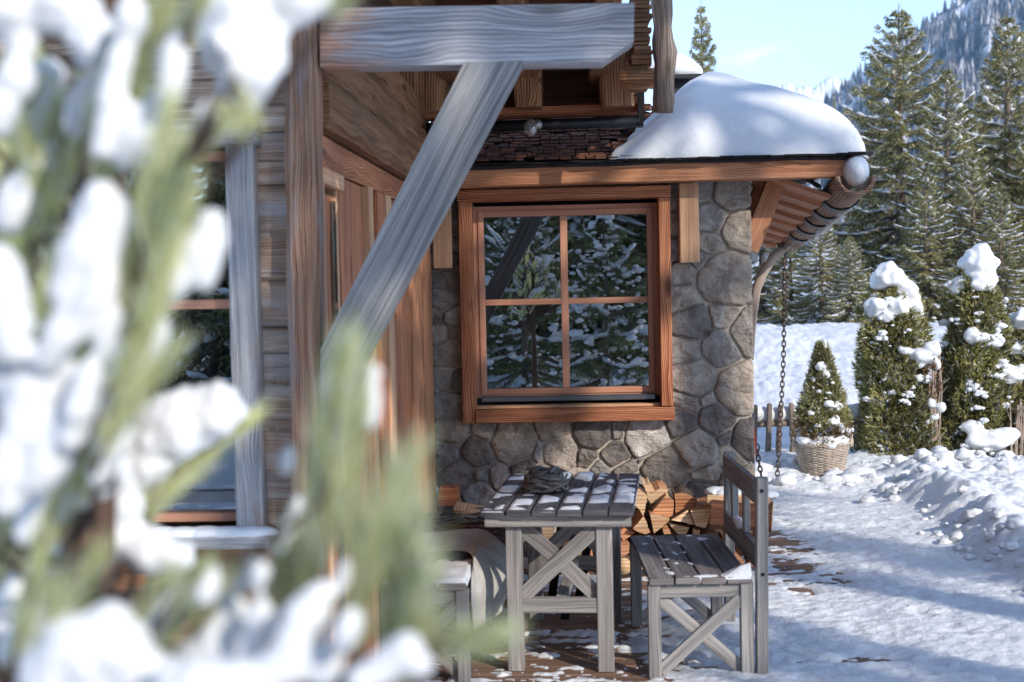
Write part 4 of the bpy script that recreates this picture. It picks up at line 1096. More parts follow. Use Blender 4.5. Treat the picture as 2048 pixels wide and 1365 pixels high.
# vertical chunk standing at the left of the stack, twigs, kindling
P = [onY(x, y, 8.72) for (x, y) in ((878, 978), (915, 978), (917, 1012), (877, 1012))]
m = MB(); m.prism(P, (0, .2, 0)); tag(m.build('firewood_log', M['larchred'], None), 'short brown block standing behind the dark wicker basket', 'firewood')
P = [onY(x, y, 8.3) for (x, y) in ((907, 1019), (966, 1030), (944, 1041), (909, 1040))]
m = MB(); m.prism(P, (0, .25, .01)); tag(m.build('firewood_log', M['cut'], None), 'pale split log resting on the dark wicker basket', 'firewood')

# ------------------------------------------------------------------ wicker
def weave(mb, cx, cy, z0, z1, r0, r1, rows, stakes, rt, ry=1.0, wav=.007):
    n = stakes * 4
    for k in range(rows):
        t = (k + .5) / rows; z = z0 + (z1 - z0) * t; R = r0 + (r1 - r0) * t
        pts = []
        for j in range(n + 1):
            a = 2 * math.pi * j / n
            rr = R + wav * math.sin(stakes * a / 2 + math.pi * k) + RNG.uniform(-.0012, .0012)
            pts.append((cx + math.cos(a) * rr, cy + math.sin(a) * rr * ry, z + .0022 * math.sin(a * 3 + k) + RNG.uniform(-.001, .001)))
        mb.tube(pts, rt * RNG.uniform(.9, 1.1), 5, 0, 0, False)
    for j in range(stakes):
        a = 2 * math.pi * (j + .25) / stakes
        mb.tube([(cx + math.cos(a) * r0, cy + math.sin(a) * r0 * ry, z0), (cx + math.cos(a) * r1, cy + math.sin(a) * r1 * ry, z1)], rt * 1.05, 5)
def liner(mb, cx, cy, z0, z1, r0, r1, ry=1.0):
    mb._rings([[(cx + math.cos(2 * math.pi * j / 28) * r, cy + math.sin(2 * math.pi * j / 28) * r * ry, z) for j in range(28)] for r, z in ((r0, z0), (r1, z1))], [0, 1], [j * .05 for j in range(29)])
bz = onZ(1652, 962, .02); BX, BY = bz.x, 12.3
planter = thing('planter_basket', (BX, BY, 0), 'big grey wicker basket planter topped with snow on the terrace edge', 'planter')
zr = onY(1650, 888, BY).z + .01; RB, RT = .165, .232
m = MB(); weave(m, BX, BY, .03, zr, RB, RT, 27, 26, .0072); m.build('basket', M['wicker'], planter, True)
m = MB(); liner(m, BX, BY, .02, zr - .01, RB - .012, RT - .014); m.build('liner', M['wickerdark'], planter, True)
m = MB()
for s in (0, 1, 2):
    pts = [(BX + math.cos(a) * (RT + .009 * math.sin(14 * a + s * 2.1)), BY + math.sin(a) * (RT + .009 * math.sin(14 * a + s * 2.1)), zr + .009 * math.cos(14 * a + s * 2.1)) for a in np.linspace(0, 2 * math.pi, 113)]
    m.tube(pts, .0085, 6, 0, 0, False)
m.build('rim', M['wicker'], planter, True)
for sg in (1, -1):
    m = MB()
    for s in (0, 1):
        m.tube([(BX + sg * (RT + .004 + s * .012), BY + math.cos(a) * .075, zr - .03 + math.sin(a) * .105) for a in np.linspace(0, math.pi, 14)], .010, 6)
    m.build('handle', M['wicker'], planter, True)
lumps('snow_fill', [((BX + dx, BY + dy, zr + .012 + dz), (rx, ry_, rz)) for dx, dy, dz, rx, ry_, rz in ((0, 0, 0, .2, .2, .035), (-.15, -.1, .02, .08, .09, .045), (-.17, 0, .05, .06, .08, .07), (.02, -.17, .02, .12, .06, .045), (.12, -.13, .02, .09, .08, .05), (-.06, -.18, .0, .07, .05, .04), (.04, -.22, -.01, .05, .03, .035))], M['snow'], planter, 3, .22, 1.8, .014)
wb = thing('log_basket', (-.55, 8.2, 0), 'dark oval wicker basket for kindling behind the low bench', 'basket')
cxy = onZ(945, 1160, 0)
WX, WY = onY(938, 1100, 8.25).x, 8.28
m = MB(); weave(m, WX, WY, .03, .36, .25, .285, 20, 22, .007, .8); m.build('basket', M['wickerdark'], wb, True)
m = MB(); liner(m, WX, WY, .02, .33, .235, .27, .8); m.build('liner', M['wickerdark'], wb)
m = MB()
for s in (0, 1, 2):
    m.tube([(WX + math.cos(a) * (.288 + .009 * math.sin(12 * a + s * 2.1)), WY + math.sin(a) * .8 * (.288 + .009 * math.sin(12 * a + s * 2.1)), .37 + .009 * math.cos(12 * a + s * 2.1)) for a in np.linspace(0, 2 * math.pi, 97)], .009, 6, 0, 0, False)
m.build('rim', M['wickerdark'], wb, True)
m = MB()
for k in range(46):
    c = Vector((WX + RNG.uniform(-.22, .22), WY + RNG.uniform(-.16, .16), .37 + RNG.uniform(-.02, .05))); an = RNG.uniform(-.5, .5) + (1.4 if RNG.random() < .3 else 0)
    t = Vector((math.cos(an), math.sin(an), RNG.uniform(-.12, .12))) * RNG.uniform(.06, .16)
    m.tube([c - t, c + Vector((0, 0, RNG.uniform(-.01, .02))), c + t], RNG.uniform(.003, .008), 5, .2)
tag(m.build('kindling', M['drift'], None, True), 'loose pile of thin twigs heaped in the dark wicker basket', 'kindling', None, 'stuff')

# ------------------------------------------------------------------ props by the corner
a, b = onY(1503, 866, 9.6), onY(1513, 930, 9.6)
m = MB()
pts = [(XR - .05 + .03, 9.55), ]
P = [onY(1496, 852, 9.62), onY(1508.5, 856, 9.62), onY(1512.5, 876, 9.62), onY(1512.5, 905, 9.62), onY(1509, 926, 9.62), onY(1498, 940, 9.62)]
m.prism(P, (0, .05, 0)); tag(m.build('red_board', M['red'], None), 'narrow red plastic edge peeping out behind the stone wall corner', 'board')
P = [onY(1503, 499, 10.0), onY(1515, 498, 10.0), onY(1515.5, 523, 10.0), onY(1503, 524, 10.0)]
m = MB(); m.prism(P, (0, .06, 0)); tag(m.build('wall_box', M['boxgrey'], None), 'small light grey box fixed behind the stone wall corner', 'box')
fb = thing('forked_branch', (1.2, 11.2, 0), 'bare crooked branch with a fork holding up the far end of the log gutter', 'branch')
def bp(x, y): return onY(x, y, 11.55)
m = MB(); m.tube([bp(1500, 720), bp(1503, 665), bp(1506, 620), bp(1513, 578), bp(1524, 548), bp(1542, 519), bp(1566, 498)], [.032, .034, .036, .038, .040, .042, .040], 12, .2); m.build('stem', M['branch'], fb, True)
m = MB(); m.tube([bp(1566, 499), bp(1580, 486), bp(1596, 466), bp(1607, 452)], [.034, .028, .025, .02], 10, .2); m.build('limb', M['branch'], fb, True)
m = MB(); m.tube([bp(1566, 499), bp(1558, 480), bp(1548, 461), bp(1539, 444)], [.034, .028, .026, .022], 10, .2); m.build('limb', M['bark'], fb, True)
lumps('snow_strip', [(bp(1532, 526) + Vector((0, 0, .03)), (.035, .03, .06))], M['snow'], fb, 2, .1)
def chain(name, pts, label, lk=.056):
    m = MB(); pts = [Vector(p) for p in pts]
    L = [0]
    for i in range(1, len(pts)): L.append(L[-1] + (pts[i] - pts[i - 1]).length)
    n = int(L[-1] / (lk * .74))
    for k in range(n):
        s = L[-1] * (k + .5) / n; i = 0
        while L[i + 1] < s: i += 1
        c = pts[i].lerp(pts[i + 1], (s - L[i]) / (L[i + 1] - L[i])); t = (pts[i + 1] - pts[i]).normalized()
        x = t.cross(Vector((0, 1, 0) if abs(t.y) < .9 else (1, 0, 0))).normalized(); y = t.cross(x)
        d = (x * .94 + y * .34) if k % 2 == 0 else (y * .94 - x * .34)
        ring = []
        for j in range(13):
            an = 2 * math.pi * j / 12
            ring.append(c + d * (math.cos(an) * lk * .27) + t * (math.sin(an) * lk * .36 + (lk * .14 if math.sin(an) > .2 else (-lk * .14 if math.sin(an) < -.2 else 0))))
        m.tube(ring, .0056, 5, 0, 0, False)
    return tag(m.build(name, M['chain'], None, True), label, 'chain')
chain('rain_chain', [bp(1570, 497), onY(1567, 720, 11.6), onY(1559, 880, 11.7), onY(1554, 962, 11.75)], 'long rusty rain chain hanging from the gutter end down to the snow')
chain('short_chain', [onY(1514, 890, 10.2), onY(1517, 920, 10.2), onY(1523, 955, 10.2)], 'short piece of chain hanging beside the stone wall corner', .05)
p = onY(1523, 962, 10.2)
tag(lumps('chain_weight', [(p, (.03, .03, .03)), (p - Vector((0, 0, .035)), (.042, .042, .03))], M['boxgrey'], None, 3, .03), 'small grey ball hanging at the end of the short chain', 'weight')

# ------------------------------------------------------------------ fence
FY = 13.05
fence = thing('picket_fence', (2.4, FY, 0), 'old grey picket fence with a cushion of snow along its rail', 'fence')
gz = lambda x: float(snow_h(np.array([x]), np.array([FY]))[0])
for i, (xb, xt, yt) in enumerate(((1505, 1511, 812), (1531, 1539, 809), (1555, 1561, 812), (1586, 1582, 809), (1609, 1606, 812), (1690, 1692, 815), (1716, 1722, 812), (1745, 1750, 812), (1880, 1885, 812), (2020, 2026, 812))):
    b = onY(xb, 962, FY); t = onY(xt, yt + (xt - 1560) * -.012, FY)
    mid = b.lerp(t, .5) + Vector((RNG.uniform(-.012, .012), 0, 0))
    m = MB(); m.tube([b - Vector((0, 0, .15)), b.lerp(mid, .5) + Vector((RNG.uniform(-.006, .006), 0, 0)), mid, mid.lerp(t, .6), t, t + Vector((0, 0, .012))], [.030, .029, .028, .026, .022, .012], 8, .25)
    m.build('picket', M['fence'], fence, True)
a, b = onY(1480, 850, FY + .04), onY(2060, 838, FY + .04)
m = MB(); m.beam(a, b, .05, .05, (0, 1, 0), 20, .01, .2); m.build('rail', M['fence'], fence)
it = []
x = a.x
while x < b.x:
    k = (x - a.x) / (b.x - a.x); it.append((Vector((x, FY + .09, a.z + (b.z - a.z) * k + .085 + .008 * math.sin(x * 27))), (.09, .075, .082))); x += .05
lumps('snow_cushion', it, M['snowsoft'], fence, 2, .06, 1.4, .018)
m = MB()
x0, x1, z0, z1 = onY(1500, 950, 12.95).x, onY(1612, 950, 12.95).x, onY(1540, 965, 12.95).z, onY(1540, 926, 12.95).z
for i in range(21): m.tube([(x0 + (x1 - x0) * i / 20, 12.95, z0 - .02), (x0 + (x1 - x0) * i / 20, 12.95, z1 + RNG.uniform(-.004, .004))], .0016, 4)
for i in range(8): m.tube([(x0, 12.95, z0 + (z1 - z0) * i / 7), ((x0 + x1) / 2, 12.95, z0 + (z1 - z0) * i / 7 - .008), (x1, 12.95, z0 + (z1 - z0) * i / 7 + .004)], .0016, 4)
m.build('wire_mesh', M['wire'], fence)
# chunks of shovelled snow
ch = []
def chunk(px, py, r, n=1, z=0.0):
    for _ in range(n):
        q = onZ(px + RNG.uniform(-1, 1) * 8 * (n > 1), py + RNG.uniform(-1, 1) * 6 * (n > 1), .02)
        rr = r * RNG.uniform(.6, 1.15); ch.append((q + Vector((0, 0, rr * .35 + z)), (rr * RNG.uniform(.9, 1.5), rr * RNG.uniform(.8, 1.2), rr * RNG.uniform(.6, .95))))
for (px, py, r) in ((1612, 972, .10), (1632, 978, .07), (1602, 976, .06), (1722, 968, .17), (1755, 975, .12), (1700, 975, .10), (1680, 980, .06), (1780, 990, .08), (1665, 985, .045), (1560, 978, .04), (1830, 1000, .12), (1870, 1010, .14), (1905, 1005, .12)): chunk(px, py, r)
for k in range(90):
    yy = RNG.uniform(7.0, 11.6); e = float(bank_edge(np.array([yy]))[0]); r = RNG.choice([.012, .018, .025, .035, .05]); xx = e + RNG.gauss(.10, .10)
    ch.append((Vector((xx, yy, float(snow_h(np.array([xx]), np.array([yy]))[0]) + r * .3)), (r * RNG.uniform(.9, 1.5), r * RNG.uniform(.8, 1.3), r * .8)))
for k in range(110):
    xx = RNG.uniform(1.3, 4.5); yy = RNG.uniform(11.5, 12.6); r = RNG.choice([.014, .02, .03, .05, .07])
    ch.append((Vector((xx, yy, float(snow_h(np.array([xx]), np.array([yy]))[0]) + r * .2)), (r * RNG.uniform(.9, 1.5), r * RNG.uniform(.8, 1.3), r * .8)))
tag(lumps('snow_chunks', ch, M['snow'], None, 2, .35, 1.8, None, 0, 4), 'loose chunks of shovelled snow along the edge of the terrace', 'snow', None, 'stuff')
# ------------------------------------------------------------------ conifers
NR = np.random.default_rng(11)
def unit(v): return v / np.maximum(np.linalg.norm(v, axis=-1, keepdims=True), 1e-9)
def blades(P, D, L, Wd, seed=0):
    """narrow triangles rooted at P pointing along D"""
    r = np.random.default_rng(seed)
    S = unit(np.cross(D, unit(r.normal(size=D.shape))))
    V = np.stack([P - S * Wd[:, None] * .5, P + S * Wd[:, None] * .5, P + D * L[:, None]], 1).reshape(-1, 3)
    return V, np.arange(len(P) * 3).reshape(-1, 3)
def spruce_meshes(name, H, R, seed, droop=.5, dens=1.0, snowy=.7, z0=.25, mat='spruce', bl=.15, sk=1.0, lev=.29):
    r = np.random.default_rng(seed); rp = random.Random(seed)
    P, D, L, Wd = [], [], [], []
    sn = []; bm = MB()
    nl = int((H - z0 * .8) / lev)
    for li in range(nl):
        t = li / (nl - 1); z = z0 + (H - z0 - .35) * t
        nb = int(rp.uniform(5, 7.5)) if t < .9 else 5
        a0 = rp.uniform(0, 6.28)
        for b in range(nb):
            Lb = R * (1 - t) ** .75 * rp.uniform(.62, 1.22) + .16
            a = a0 + 2 * math.pi * b / nb + rp.uniform(-.3, .3)
            el = RAD(-22 + 75 * t ** 1.6) + rp.uniform(-.12, .12)
            n = 9
            ts = np.linspace(0, 1, n)
            rad = Lb * ts * math.cos(el) * (1 - .06 * ts)
            hz_ = Lb * (ts * math.sin(el) - droop * .30 * ts * (1 - t) * np.sin(ts * 2.2) + .26 * ts ** 3 * (1 - .4 * t))
            pts = np.stack([rad * math.cos(a), rad * math.sin(a), z + hz_], 1)
            pts += r.normal(size=pts.shape) * .012 * ts[:, None]
            if Lb > .35: bm.tube([tuple(q) for q in pts[::2]], [max(.004, .022 * Lb * (1 - .8 * k)) for k in np.linspace(0, 1, 5)], 4, 0, 0, False)
            else: bm.tube([tuple(q) for q in pts[::4]], .008, 3, 0, 0, False)
            m = max(6, int(Lb * 26 * dens))
            tt = r.uniform(.12, 1, m) ** .8
            idx = np.clip((tt * (n - 1)).astype(int), 0, n - 2); fr = tt * (n - 1) - idx
            base = pts[idx] * (1 - fr[:, None]) + pts[idx + 1] * fr[:, None]
            out = np.array([math.cos(a), math.sin(a), .1]); side = np.array([-math.sin(a), math.cos(a), 0])
            sg = r.choice([-1, 1], m)
            tl = (.10 + .30 * (1 - tt)) * min(1, Lb / 1.0 + .25) * r.uniform(.6, 1.2, m)
            td = unit(out[None] * .55 + side[None] * sg[:, None] * r.uniform(.4, 1, m)[:, None] + np.array([0, 0, -1])[None] * (r.uniform(.25, 1.1, m) * (1 - .9 * t))[:, None])
            k = 8
            f = np.linspace(.0, 1, k)
            TP = base[:, None, :] + td[:, None, :] * (tl[:, None] * f[None])[:, :, None] + np.array([0, 0, -1.0])[None, None] * (.18 * (1 - t) * (tl[:, None] * f[None] ** 2))[:, :, None]
            TP = TP.reshape(-1, 3) + r.normal(size=(m * k, 3)) * .010
            dd = unit(np.repeat(td, k, 0) * .75 + r.normal(size=(m * k, 3)) * .42 + np.array([0, 0, -.45 * (1 - t) + .05]))
            P.append(TP); D.append(dd); L.append(bl * r.uniform(.55, 1.1, m * k) * (.6 + .4 * (1 - t))); Wd.append(r.uniform(.014, .032, m * k) * sk * (bl / .15))
            # needles along the branch itself (spiky shoots near the tip)
            q = int(10 + Lb * 16); tq = r.uniform(.3, 1.0, q); i2 = np.clip((tq * (n - 1)).astype(int), 0, n - 2); f2 = tq * (n - 1) - i2
            bb = pts[i2] * (1 - f2[:, None]) + pts[i2 + 1] * f2[:, None]
            P.append(bb); D.append(unit(out[None] * .8 + r.normal(size=(q, 3)) * .6)); L.append(bl * .7 * r.uniform(.4, 1, q)); Wd.append(r.uniform(.012, .022, q) * sk)
            if rp.random() < snowy and t < .95:
                ns = max(2, int(Lb * 9)); sizes = rp.uniform(.7, 1.25)
                for s in range(ns):
                    ts_ = rp.uniform(.25, 1.0); i3 = min(int(ts_ * (n - 1)), n - 2); f3 = ts_ * (n - 1) - i3
                    c = pts[i3] * (1 - f3) + pts[i3 + 1] * f3 + np.array([0, 0, .045]) + side * rp.uniform(-.15, .15) * Lb * (1.1 - ts_)
                    w = rp.uniform(.020, .058) * sizes * (.6 + .5 * min(1, Lb))
                    tg = pts[i3 + 1] - pts[i3]; tg = tg / max(np.linalg.norm(tg), 1e-6); sn.append((c, tg, w * rp.uniform(1.3, 3.0), w, w * rp.uniform(.45, .8), side))
    # leader
    for k in range(60):
        zz = rp.uniform(H - .8, H); P.append(np.array([[0, 0, zz]])); D.append(unit(r.normal(size=(1, 3)) * np.array([1, 1, .4]) + np.array([[0, 0, .7]]))); L.append(np.array([.09])); Wd.append(np.array([.012]))
    P = np.concatenate(P); D = np.concatenate(D); L = np.concatenate(L); Wd = np.concatenate(Wd)
    V, F = blades(P, D, L, Wd, seed)
    o = np_mesh(name + '_crown', V, F, M[mat]); me_f = o.data; bpy.data.objects.remove(o)
    iv, ifc = ICO[1]
    SV = []; SF = []; b = 0
    for (c, out, l, w, h, side) in sn:
        v = iv * (1 + .25 * r.normal(size=(len(iv), 1)) * .6)
        SV.append(c[None] + v[:, :1] * l * out[None] + v[:, 1:2] * w * side[None] + v[:, 2:3] * h * np.array([0, 0, 1.0])[None]); SF.append(ifc + b); b += len(iv)
    me_s = None
    if SV:
        o = np_mesh(name + '_snow', np.concatenate(SV), np.concatenate(SF), M['snowsoft'], None, True); me_s = o.data; bpy.data.objects.remove(o)
    bm.tube([(0, 0, -.4), (0, 0, H * .3), (.01, .01, H * .7), (0, 0, H - .3), (0, 0, H)], [H * .017, H * .013, H * .007, .012, .004], 8, .15)
    o = bm.build(name + '_trunk', M['spruce_bark'], None, True); me_t = o.data; bpy.data.objects.remove(o)
    return me_f, me_s, me_t
def conifer(name, meshes, loc, rz, sc, label, cat='spruce', group=None, snow=True):
    o = empty(name, loc, rz, label, cat, group); o.scale = (sc, sc, sc) if not hasattr(sc, '__len__') else sc
    for nm, me in (('crown', meshes[0]), ('snow_load', meshes[1]), ('trunk', meshes[2])):
        if me is None or (nm == 'snow_load' and not snow): continue
        c = bpy.data.objects.new(nm, me); COL.objects.link(c); c.parent = o
    return o
SPR = [spruce_meshes('spruce_a', 8.0, 2.1, 1, .75, 1.9, .6), spruce_meshes('spruce_b', 8.0, 1.9, 2, .85, 1.7, .95), spruce_meshes('spruce_c', 8.0, 1.6, 3, .7, 1.9, .7)]
SPR.append(spruce_meshes('spruce_e', 8.0, 2.0, 6, .4, 1.0, .4, 4.35, 'spruce', .15, 1.0, .44))
SPR.append(spruce_meshes('spruce_d', 8.0, 2.0, 4, .4, .7, .4, 4.35, 'spruce', .15, 1.0, .58))
def tree_at(v, px, py_top, d, label, rz=None, H=8.0, zb=None, wide=1.0, snow=True):
    t = at(px, py_top, d); zb = (float(crest(np.array([t.x]), np.array([t.y]))[0]) + .1) if zb is None else zb
    s = (t.z - zb) / H
    return conifer('spruce_tree', SPR[v], (t.x, t.y, zb), RNG.uniform(0, 6.28) if rz is None else rz, (s * wide, s * wide, s), label, 'tree', 'snowy spruces at the forest edge', snow)
tree_at(0, 1797, 8, 27.0, 'tall spruce with a bare spiky leader against the blue mountainside', 1.0, wide=1.3)
tree_at(1, 1893, 128, 25.0, 'broad spruce loaded with snow between the two tall spruces', 2.2, wide=1.3)
tree_at(2, 2014, 22, 26.0, 'slender tall spruce near the right edge of the view', 0.4, wide=1.35)
tree_at(1, 1640, 420, 24.0, 'spruce filling the gap below the log gutter', 3.0, wide=1.5)
tree_at(0, 1520, 330, 29.0, 'spruce standing half hidden behind the stone wall corner', 2.0, wide=1.3)
tree_at(2, 1725, 330, 29.0, 'spruce standing behind the thuja in the wicker planter', 1.3, wide=1.5)
tree_at(1, 1945, 290, 24.0, 'low wide spruce behind the tallest snow capped thuja', 4.4, wide=1.3)
tree_at(0, 2075, 200, 25.0, 'spruce cut off by the right edge of the view', 5.2, wide=1.6)
tree_at(2, 1850, 330, 23.5, 'spruce right behind the gap between the two big thujas', 0.1, wide=1.5)
tree_at(0, 1580, 430, 27.0, 'small spruce behind the hanging rain chain', 2.6, wide=1.5)
tree_at(1, 1700, 470, 23.0, 'short spruce at the crest of the snow field', 5.9, wide=1.7)
tree_at(2, 2000, 360, 23.0, 'spruce with a visible trunk behind the right hand thuja', 3.9, wide=1.5)
tree_at(1, 1780, 250, 31.0, 'dense spruce in the second row behind the tall spiky one', 3.3, wide=1.6)
tree_at(0, 1960, 200, 32.0, 'dense spruce in the second row between the two tall spruces', 4.9, wide=1.5)
tree_at(2, 1402, 0, 24.0, 'lone thin spruce tip rising behind the snowy annex roof', .8, wide=.72, snow=False)
tree_at(2, 1668, 178, 40.0, 'far thin young tree top above the snow blanket of the annex roof', 1.8, wide=.16, snow=False)

# spruces behind the viewpoint: they shade the terrace and mirror in the windows
def shade_tree(v, px, py, H, wide=1.0, label=''):
    s = H / 8.0
    return conifer('spruce_tree', SPR[v], (px, py, 0), RNG.uniform(0, 6.28), (s * wide, s * wide, s), label, 'tree', 'spruces across the terrace')
SHADE = [(4, 10.2, -2.2, 17, .85), (3, 6.9, -3.5, 16, .7), (2, 10.6, -4.8, 13, .36), (2, 13.0, -4.2, 12, .36), (1, -3.0, -11.5, 12, 1.2), (0, .3, -12.5, 13, 1.2), (2, 3.2, -13.0, 12, 1.3), (1, 5.6, -15, 13, 1.2), (0, -6, -14, 13, 1.3), (1, 1.6, -17, 14, 1.4), (2, -1.5, -18, 14, 1.5)]
for i, (v, x, y, H, w) in enumerate(SHADE):
    shade_tree(v, x, y, H, w, ['tallest spruce shading the annex roof', 'spruce shading the log house post', 'spruce shading the near end of the snow path', 'spruce shading the middle of the snow path', 'dark forest spruce mirrored in the house windows'][min(i, 4)])
# ------------------------------------------------------------------ thujas
def thuja_mesh(name, H, prof, seed, n, sl=.055, dry=0.0):
    r = np.random.default_rng(seed)
    z = r.uniform(0, 1, n) ** .95; a = r.uniform(0, 2 * math.pi, n)
    rad = np.interp(z, [p[0] for p in prof], [p[1] for p in prof])
    lump_ = 1 + .34 * vnoise(a * 2.2, z * 6, seed) + .15 * vnoise(a * 6, z * 19, seed + 1)
    lump_ = lump_ * np.where(a > 6.0, 1, 1)
    dep = 1 - .5 * r.uniform(0, 1, n) ** 2.2
    rr = rad * lump_ * dep
    P = np.stack([np.cos(a) * rr, np.sin(a) * rr, z * H], 1)
    out = np.stack([np.cos(a), np.sin(a), np.full(n, .75)], 1)
    D = unit(out + r.normal(size=(n, 3)) * .45)
    S = unit(np.cross(D, unit(r.normal(size=(n, 3)))))
    Ps, Ds, Ls, Ws = [], [], [], []
    for k, (sp, ln) in enumerate(((0, 1), (.5, .8), (-.5, .8), (.95, .6), (-.95, .6), (.25, .9), (-.25, .9))):
        Ps.append(P + D * (.012 * (k % 3))); Ds.append(unit(D + S * sp + r.normal(size=(n, 3)) * .12)); Ls.append(sl * ln * r.uniform(.7, 1.25, n)); Ws.append(np.full(n, sl * .24))
    V, F = blades(np.concatenate(Ps), np.concatenate(Ds), np.concatenate(Ls), np.concatenate(Ws), seed)
    zz = np.tile(z, 7); aa = np.tile(a, 7)
    mi = ((zz < dry * (.7 + .5 * vnoise(aa * 2, zz * 3, 5))) & (r.uniform(0, 1, len(zz)) < .75)).astype(int)
    return V, F, mi
def thuja(name, loc, H, prof, seed, n, label, caps, bits, dry=0.0, sl=.055, cat='thuja', group=None, capvox=.018, trunk=True):
    bits = int(bits * .8)
    t = empty(name, loc, 0, label, cat, group)
    V, F, mi = thuja_mesh(name, H, prof, seed, n, sl, dry)
    np_mesh('crown', V, F, [M['thuja'], M['thujadry']], t, False, None, None, mi)
    # dark inner twigs keep the crown from being see-through
    m = MB(); rp = random.Random(seed)
    m.tube([(0, 0, -.1), (.01, 0, H * .5), (0, 0, H * .9)], [.035 * H / 1.8, .025 * H / 1.8, .008], 7, .2)
    for k in range(int(90 * H)):
        zz = rp.uniform(.03, .92); a = rp.uniform(0, 6.28); rr = np.interp(zz, [p[0] for p in prof], [p[1] for p in prof]) * rp.uniform(.5, .9)
        m.tube([(0, 0, max(0, zz * H - rr * .8)), (math.cos(a) * rr, math.sin(a) * rr, zz * H)], .004, 3, 0, 0, False)
    m.build('trunk', M['bark'], t)
    if caps: lumps('snow_cap', caps, M['snowsoft'], t, 3, .42, 2.1, capvox, 1, seed)
    r = random.Random(seed + 5); it = []
    for k in range(bits):
        zz = r.uniform(.06, .93); a = -math.pi / 2 + r.gauss(0, .95); rr = np.interp(zz, [p[0] for p in prof], [p[1] for p in prof]) * (1.0 + .10 * r.random())
        w = r.choice([.012, .016, .022, .03, .042]) * (H / 1.9) ** .5
        c = Vector((math.cos(a) * rr, math.sin(a) * rr, zz * H)); it.append((c, (w * r.uniform(.8, 1.6), w, w * r.uniform(.5, .9))))
        if w > .028:
            for _ in range(3): it.append((c + Vector((r.uniform(-1, 1) * w * 1.8, r.uniform(-.4, .4) * w, r.uniform(-1.3, .3) * w)), (w * r.uniform(.5, 1), w * .7, w * r.uniform(.4, .7))))
    lumps('snow_bits', it, M['snowsoft'], t, 2, .5, 2.2, None, 0, seed + 9)
    return t
TY = 12.95
def tx(px): return onY(px, 800, TY).x
prof_col = [(0, .24), (.12, .29), (.35, .30), (.6, .285), (.8, .235), (.92, .15), (1, .04)]
c1 = tx(1786); s = FPX / 13.0
thuja('thuja_shrub', (c1, TY, .02), 1.72, [(0, .26), (.12, .30), (.4, .285), (.65, .265), (.82, .225), (.92, .15), (1, .05)], 21, 9000, 'big thuja with a twisted snow cap left of the bare stems',
      [((-.05, -.05, 1.72), (.14, .15, .11)), ((-.13, -.05, 1.66), (.07, .1, .06)), ((.10, -.06, 1.60), (.11, .13, .10)), ((.16, -.05, 1.48), (.09, .12, .10)), ((.22, -.03, 1.40), (.05, .09, .08)), ((-.15, -.10, 1.45), (.12, .13, .09)), ((-.2, -.05, 1.38), (.08, .1, .08)), ((.02, -.16, 1.44), (.10, .08, .08)), ((-.08, -.17, 1.36), (.06, .05, .05))], 60, .0)
c2 = tx(1948)
thuja('thuja_shrub', (c2, TY, .02), 1.80, [(0, .27), (.12, .31), (.4, .305), (.65, .26), (.82, .205), (.92, .15), (1, .06)], 33, 9500, 'tall thuja with a high smooth snow hood right of the bare stems',
      [((.03, -.06, 1.80), (.15, .16, .17)), ((.05, -.05, 1.90), (.10, .12, .09)), ((.03, -.16, 1.64), (.10, .08, .08)), ((.12, -.08, 1.68), (.07, .1, .09)), ((-.12, -.03, 1.64), (.09, .12, .07)), ((-.17, -.04, 1.58), (.05, .08, .05)), ((-.02, -.25, 1.16), (.13, .07, .06)), ((.10, -.24, 1.12), (.09, .07, .05)), ((-.08, -.25, 1.20), (.06, .06, .06)), ((.25, -.12, .82), (.16, .10, .09)), ((.05, -.30, .26), (.20, .08, .09)), ((.2, -.27, .3), (.12, .08, .07)), ((-.1, -.29, .38), (.1, .07, .06))], 75, .0)
c3 = tx(2052)
thuja('thuja_shrub', (c3, TY + .1, .02), 1.30, [(0, .20), (.12, .26), (.4, .27), (.65, .25), (.85, .18), (1, .05)], 41, 6000, 'lower thuja cut off by the right edge of the view',
      [((0, -.05, 1.3), (.14, .14, .09)), ((-.1, -.12, 1.05), (.11, .1, .07)), ((-.05, -.2, .85), (.1, .08, .06))], 45, .0)
pz = zr + .01; hz1 = onY(1658, 684, BY).z
thuja('potted_thuja', (BX + .01, BY, pz - .02), hz1 - pz, [(0, .19), (.08, .205), (.3, .185), (.55, .13), (.75, .085), (.9, .045), (1, .015)], 55, 5200, 'small cone shaped thuja with brown base growing in the wicker planter',
      [((0.015, -.02, hz1 - pz), (.028, .03, .05)), ((-.02, -.08, .67), (.045, .03, .045)), ((.02, -.09, .60), (.035, .03, .035)), ((.09, -.14, .33), (.06, .035, .04)), ((.02, -.17, .36), (.04, .03, .03)), ((.08, -.17, .22), (.035, .03, .05)), ((.13, -.15, .15), (.03, .03, .05)), ((.04, -.2, .21), (.035, .03, .03))], 34, .26, .034, 'thuja', None, .009)
